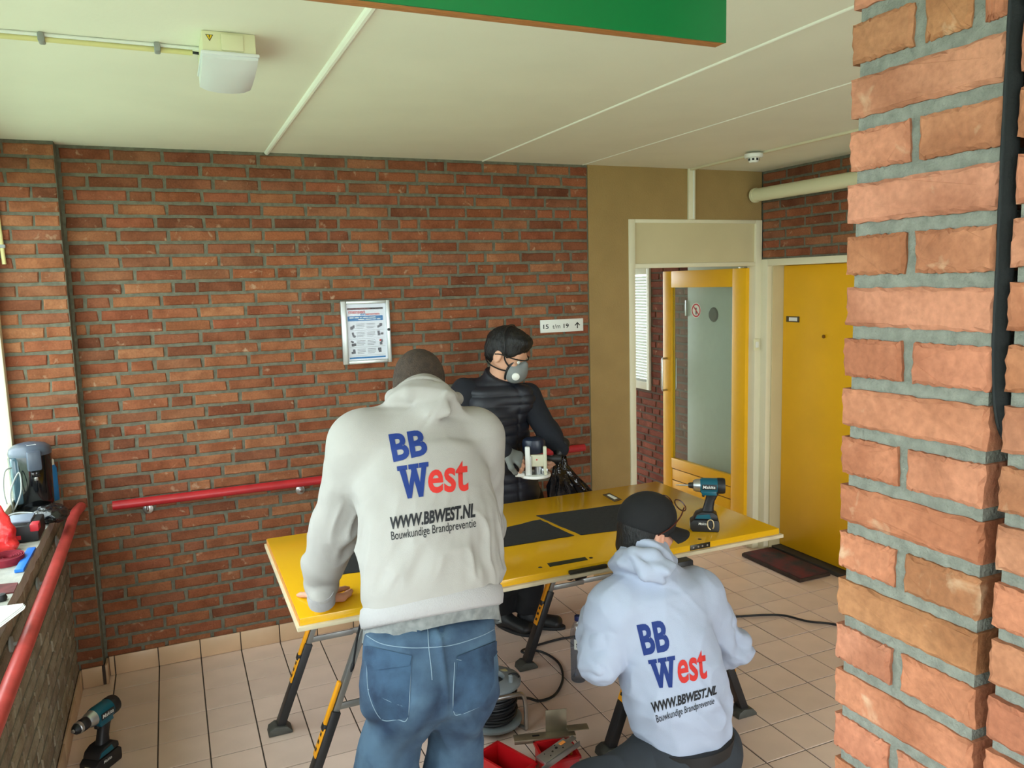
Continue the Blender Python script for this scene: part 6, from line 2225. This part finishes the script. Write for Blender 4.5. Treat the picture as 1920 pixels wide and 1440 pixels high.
u0 = onZ(1044, 1374, ZB2)
MB().obox(u0 + np.array([0, 0, 0.046]) + ay_ * 0.01, ax_, (0, 0, 1), ay_, 0.042, 0.046, 0.0015, 0.0008).build('upright_plate', M_br, br, bo)
v0 = onZ(1083, 1368, ZB2)
MB().obox(v0 + np.array([0, 0, 0.010]), ax_, ay_, (0, 0, 1), 0.042, 0.020, 0.0015, 0.0008).build('side_arm', M_br, br, bo)
# ---- mortice lock case
lk = thing('lock_case', 'silver mortice lock case with orange sticker leaning on the red bin', 'lock', tuple(onZ(1040, 1410, 0.15)))
lo_ = tuple(onZ(1040, 1410, 0.15))
p0, p1 = onZ(1014, 1428, 0.145), onZ(1066, 1392, 0.165)
ax_ = nrm(p1 - p0); ay_ = nrm(np.cross((0, 0, 1), ax_)); az_ = np.cross(ax_, ay_)
cm = (p0 + p1) / 2; L_ = np.linalg.norm(p1 - p0)
case = MB().obox(cm, ax_, ay_, az_, L_ / 2, 0.028, 0.008, 0.003).build('case', M_silver, lk, lo_)
MB().obox(cm - ay_ * 0.036, ax_, ay_, az_, L_ / 2 + 0.025, 0.0015, 0.011, 0.0008).build('faceplate', M_silver, lk, lo_)
MB().obox(cm + ax_ * 0.045 + az_ * 0.0085 + ay_ * 0.008, ax_, ay_, az_, 0.012, 0.008, 0.0006).build('orange_sticker', mat('sticker_orange', (244, 150, 70), 0.6), case, lo_)
for u, v, r_ in ((0.012, 0.004, 0.006), (-0.01, 0.0, 0.004), (-0.03, -0.012, 0.003), (0.03, -0.014, 0.003), (0.016, 0.018, 0.0025), (-0.04, 0.012, 0.0025)):
    MB().lathe([(r_, 0.0), (r_, 0.0008), (0.0, 0.0008)], cm + ax_ * u + ay_ * v + az_ * 0.008, az_, 12).build('hole', M_black, case, lo_)
MB().obox(cm + ax_ * 0.075 + ay_ * 0.006, ax_, ay_, az_, 0.03, 0.012, 0.002, 0.001).build('latch', M_silver, lk, lo_)
MB().lathe([(0.007, 0.0), (0.007, 0.03), (0.0, 0.031)], cm + ax_ * 0.055 - ay_ * 0.024 + az_ * 0.0, -az_, 12).build('cylinder', mat('brass_cylinder', (190, 160, 80), 0.35, 1.0), lk, lo_)

# ---- water bottle
wb = onZ(1085, 1276, 0.0)
bt_ = thing('water_bottle', 'clear plastic water bottle with dark blue cap beside the white sleeve', 'bottle', (wb[0], wb[1], 0))
wo = (wb[0], wb[1], 0)
M_pet = glass_mat('clear_pet', (0.80, 0.85, 0.92), 0.12, 0.05)
prof = [(0.0, 0.004), (0.030, 0.003), (0.037, 0.010), (0.037, 0.03)]
for i in range(9):
    z = 0.035 + i * 0.014
    prof += [(0.0375, z), (0.0355, z + 0.007)]
prof += [(0.0378, 0.168), (0.0378, 0.225), (0.034, 0.255), (0.020, 0.288), (0.0135, 0.298), (0.0135, 0.305)]
MB().lathe(prof, wo, (0, 0, 1), 28).build('body', M_pet, bt_, wo, smooth=60)
MB().lathe([(0.0, 0.005), (0.034, 0.006), (0.0345, 0.20), (0.0, 0.20)], wo, (0, 0, 1), 24).build('water', glass_mat('water', (0.72, 0.80, 0.90), 0.06), bt_, wo, smooth=60)
MB().lathe([(0.0155, 0.302), (0.0155, 0.322), (0.014, 0.325), (0.0, 0.325)], wo, (0, 0, 1), 20).build('cap', mat('cap_blue', (26, 36, 96), 0.4), bt_, wo)
lb = MB()
V, F = [], []
for i in range(17):
    t = -2.55 + 1.9 * i / 16
    for z in (0.172, 0.222):
        V.append((wb[0] + 0.0384 * math.cos(t), wb[1] + 0.0384 * math.sin(t), z))
F = [(2 * i, 2 * i + 2, 2 * i + 3, 2 * i + 1) for i in range(16)]
lbl = lb.add(V, F).build('label', M_white, bt_, wo, smooth=60)
# lettering wrapped round the label
P_, F_ = cut2d(*glyphs('SPA', 0.03), 10, 2)
V = []
for u, v in P_:
    t = -2.30 + 1.05 * u
    V.append((0.0388 * math.cos(t), 0.0388 * math.sin(t), 0.184 + 0.020 * v))
me = bpy.data.meshes.new('lettering'); me.from_pydata(V, [], F_)
link('lettering', me, M_pblack, lbl)

# ================================================================== ON THE WINDOW SILL
SZ = 0.9505
c = onZ(65, 938, SZ)
cmk = thing('coffee_maker', 'glossy black upright coffee maker with grey lid on the sill', 'coffee maker', (-0.200, -0.215, SZ))
co = (-0.200, -0.215, SZ)
M_gls = mat('gloss_black', (14, 15, 18), 0.12, spec=0.6)
M_lid = mat('lid_grey', (78, 86, 100), 0.3)
MB().lathe([(0.0, 0.0), (0.072, 0.0), (0.076, 0.006), (0.078, 0.12), (0.082, 0.235), (0.080, 0.245), (0.0, 0.245)], co, (0, 0, 1), 36).build('body', M_gls, cmk, co)
MB().lathe([(0.084, 0.240), (0.085, 0.252), (0.080, 0.270), (0.062, 0.285), (0.030, 0.293), (0.0, 0.294)], co, (0, 0, 1), 36).build('lid', M_lid, cmk, co)
fd = nrm((0.30, -0.95, 0)); sd_ = np.array([-fd[1], fd[0], 0])
MB().obox(np.array(co) + fd * 0.075 + np.array([0, 0, 0.222]), sd_, fd, (0, 0, 1), 0.028, 0.022, 0.045, 0.010).build('lever', M_lid, cmk, co)
MB().obox(np.array(co) + fd * 0.082 + np.array([0, 0, 0.162]), sd_, fd, (0, 0, 1), 0.018, 0.012, 0.014, 0.005).build('spout', M_gls, cmk, co)
MB().obox(np.array(co) + fd * 0.088 + np.array([0.0, 0, 0.146]), sd_, fd, (0, 0, 1), 0.008, 0.005, 0.012, 0.003).build('nozzle', M_steel, cmk, co)
MB().lathe([(0.0, 0.0), (0.055, 0.0), (0.055, 0.022), (0.0, 0.022)], np.array(co) + fd * 0.05, (0, 0, 1), 28).build('drip_tray', M_gls, cmk, co)
MB().obox(np.array(co) - sd_ * 0.062 + fd * 0.012 + np.array([0, 0, 0.135]), sd_, fd, (0, 0, 1), 0.022, 0.045, 0.105, 0.012).build('water_tank', mat('smoked_tank', (60, 84, 96), 0.12), cmk, co)
for dz in (0.0, 0.010):
    MB().obox(np.array(co) + fd * (0.050 - dz * 1.6) + np.array([0, 0, 0.2905 - 0.0028 + dz * 0.22]), sd_, fd, (0, 0, 1), 0.018, 0.0016, 0.0012).build('lid_mark', M_paint, cmk, co)
MB().tube(spline([np.array(co) + (-0.055, -0.06, 0.20), np.array(co) + (-0.085, -0.10, 0.19), np.array(co) + (-0.092, -0.12, 0.10), np.array(co) + (-0.07, -0.13, 0.02), np.array(co) + (-0.03, -0.12, 0.10), np.array(co) + (-0.035, -0.09, 0.18), np.array(co) + (-0.07, -0.11, 0.10), np.array(co) + (-0.06, -0.15, 0.006)], 8), 0.0032, 6).build('cord', M_grey, cmk, co)

sc_ = thing('spray_can', 'slim blue spray can with white cap beside the coffee maker', 'spray can', (-0.137, -0.125, SZ))
so_ = (-0.137, -0.125, SZ)
MB().lathe([(0.0, 0.0), (0.022, 0.0), (0.023, 0.003), (0.023, 0.150), (0.016, 0.166)], so_, (0, 0, 1), 20).build('can', mat('can_blue', (24, 120, 190), 0.35), sc_, so_)
MB().lathe([(0.015, 0.164), (0.015, 0.188), (0.011, 0.192), (0.0, 0.192)], so_, (0, 0, 1), 16).build('cap', M_white, sc_, so_)

cbg = Solid()
for px, py, r in ((92, 962, 0.033), (106, 966, 0.030), (80, 968, 0.024), (100, 958, 0.028)):
    q = onZ(px, py, SZ + 0.03)
    cbg.e(q, (r * 1.5, r * 2.0, r * 0.9), None, 0.02)
cbg.cut((0, 0, SZ + 0.001), (0, 0, -1), 0.002)
cbo = tuple(onZ(95, 960, SZ))
V_, F_ = mesh_solid(cbg, 0.006)
N_ = vnormals(V_, F_)
if ((V_ - V_.mean(0)) * N_).sum() < 0: F_ = F_[:, ::-1]; N_ = -N_
V_ = V_ + N_ * (0.016 * (vnoise(V_ * 42, 4) - 0.5))[:, None]
V_[:, 2] = np.maximum(V_[:, 2], SZ)
me = bpy.data.meshes.new('plastic_bag'); me.from_pydata([tuple(v - np.array(cbo)) for v in V_], [], [tuple(int(i) for i in f) for f in F_])
o = link('plastic_bag', me, M_bag, None, cbo)
props(o, 'crumpled black plastic bag lying on the sill by the pier', 'bag')

ch = thing('battery_charger', 'black and grey tool charger with red corner on the sill', 'charger', (-0.180, -0.70, SZ))
cho = (-0.180, -0.70, SZ)
MB().box(-0.235, -0.800, SZ, -0.110, -0.625, SZ + 0.066, 0.008).build('case', M_tblk, ch, cho)
MB().box(-0.226, -0.750, SZ + 0.064, -0.140, -0.632, SZ + 0.074, 0.004).build('top_panel', mat('charger_grey', (128, 138, 156), 0.4), ch, cho)
MB().box(-0.138, -0.803, SZ + 0.040, -0.108, -0.752, SZ + 0.069, 0.004).build('red_corner', M_red, ch, cho)
for y in (-0.775, -0.760):
    MB().box(-0.228, y - 0.010, SZ + 0.0645, -0.150, y - 0.002, SZ + 0.0685, 0.002).build('vent_rib', M_tblk, ch, cho)
MB().box(-0.220, -0.8018, SZ + 0.014, -0.170, -0.7998, SZ + 0.030).build('red_badge', M_red, ch, cho, smooth=0)
MB().tube(spline([(-0.245, -0.64, SZ + 0.03), (-0.262, -0.60, SZ + 0.05), (-0.22, -0.585, SZ + 0.068), (-0.16, -0.60, SZ + 0.066), (-0.14, -0.64, SZ + 0.064)], 6), 0.0035, 6).build('cord', M_grey, ch, cho)

rb = Solid()
rbc = np.array([-0.222, -0.875, SZ])
rb.tt([rbc + (0, 0, 0.015), rbc + (-0.005, 0.01, 0.07), rbc + (-0.025, 0.02, 0.165)], [(0.056, 0.040), (0.060, 0.038), (0.040, 0.014)], (0.9, -0.35, 0), 0.02, 0.6)
rb.cut((0, 0, SZ + 0.0005), (0, 0, -1), 0.002)
V_, F_ = mesh_solid(rb, 0.006)
N_ = vnormals(V_, F_)
if ((V_ - V_.mean(0)) * N_).sum() < 0: F_ = F_[:, ::-1]; N_ = -N_
V_ = V_ + N_ * (0.014 * (vnoise(V_ * 38, 8) - 0.5))[:, None]
V_[:, 2] = np.maximum(V_[:, 2], SZ); V_[:, 0] = np.maximum(V_[:, 0], -0.30)
me = bpy.data.meshes.new('snack_bag'); me.from_pydata([tuple(v - rbc) for v in V_], [], [tuple(int(i) for i in f) for f in F_])
o = link('snack_bag', me, mat('foil_red', (206, 22, 28), 0.22, rgb2=(226, 60, 60), vscale=22), None, tuple(rbc))
props(o, 'crumpled shiny red foil bag standing on the sill', 'bag')

rcl = thing('webbing_coil', 'dark red webbing strap rolled up on the sill', 'strap', (-0.175, -1.03, SZ))
rlo = (-0.175, -1.03, SZ)
M_web = mat('webbing_red', (136, 24, 44), 0.8, var=0.1, vscale=60)
for i in range(6):
    r_ = 0.056 - 0.008 * i
    pts = [(-0.180 + r_ * 1.0 * math.cos(TAU * k / 36) * 0.95, -1.03 + r_ * 1.15 * math.sin(TAU * k / 36), 0) for k in range(36)]
    V = [(x, y, SZ + z) for z in (0.0005, 0.026 - 0.001 * i) for x, y, _ in pts] + [(-0.18 + (x + 0.18) * 0.95, -1.03 + (y + 1.03) * 0.95, SZ + z) for z in (0.0005, 0.026 - 0.001 * i) for x, y, _ in pts]
    F = []
    for k in range(36):
        q = (k + 1) % 36
        F += [(k, q, 36 + q, 36 + k), (72 + k, 108 + k, 108 + q, 72 + q), (36 + k, 36 + q, 108 + q, 108 + k), (k, 72 + k, 72 + q, q)]
    MB().add(V, F).build('turn', M_web, rcl, rlo, smooth=50)

a_, b_ = onZ(36, 1074, SZ), onZ(60, 1032, SZ)
ax_ = nrm(b_ - a_); ay_ = np.array([-ax_[1], ax_[0], 0])
q = (a_ + b_) / 2
bl_ = MB().obox(q + np.array([0, 0, 0.0065]), ax_, ay_, (0, 0, 1), np.linalg.norm(b_ - a_) / 2, 0.014, 0.006, 0.002).build('packing_shim', mat('shim_blue', (28, 118, 220), 0.45), None, tuple(q))
bl_.location = tuple(q)
props(bl_, 'flat bright blue plastic shim lying on the sill', 'shim')
P4 = [onZ(-30, 1100, SZ), onZ(34, 1094, SZ), onZ(26, 1112, SZ), onZ(-30, 1120, SZ)]
sp2 = MB().prism([tuple(v[:2]) for v in P4], SZ, SZ + 0.004, 'xy').build('sanding_pad', mat('sandpaper', (84, 44, 42), 0.95, rgb2=(120, 60, 60), vscale=20), None, tuple(P4[2]))
sp2.location = tuple(P4[2])
props(sp2, 'worn dark red sanding sheet lying on the sill', 'sandpaper')
P4 = [onZ(-60, 1150, SZ), onZ(48, 1136, SZ), onZ(46, 1142, SZ), onZ(-30, 1200, SZ)]
pa = thing('paper_stack', 'white paper sheets lying at the sill edge', 'papers', tuple(P4[2]))
for i in range(3):
    dx = 0.004 * i
    MB().prism([(v[0] - dx, v[1] + dx * 2) for v in P4], SZ + 0.0015 * i, SZ + 0.0015 * i + 0.0010, 'xy').build('sheet', M_white, pa, tuple(P4[2]), smooth=0)
kn = onZ(2, 1126, SZ)
ko = MB().lathe([(0.0, 0.0), (0.016, 0.0), (0.018, 0.008), (0.014, 0.020), (0.0, 0.022)], tuple(kn), (0, 0, 1), 18).build('black_knob', M_tblk, None, tuple(kn))
ko.location = tuple(kn)
props(ko, 'small black knob lying on the sill near the papers', 'knob')
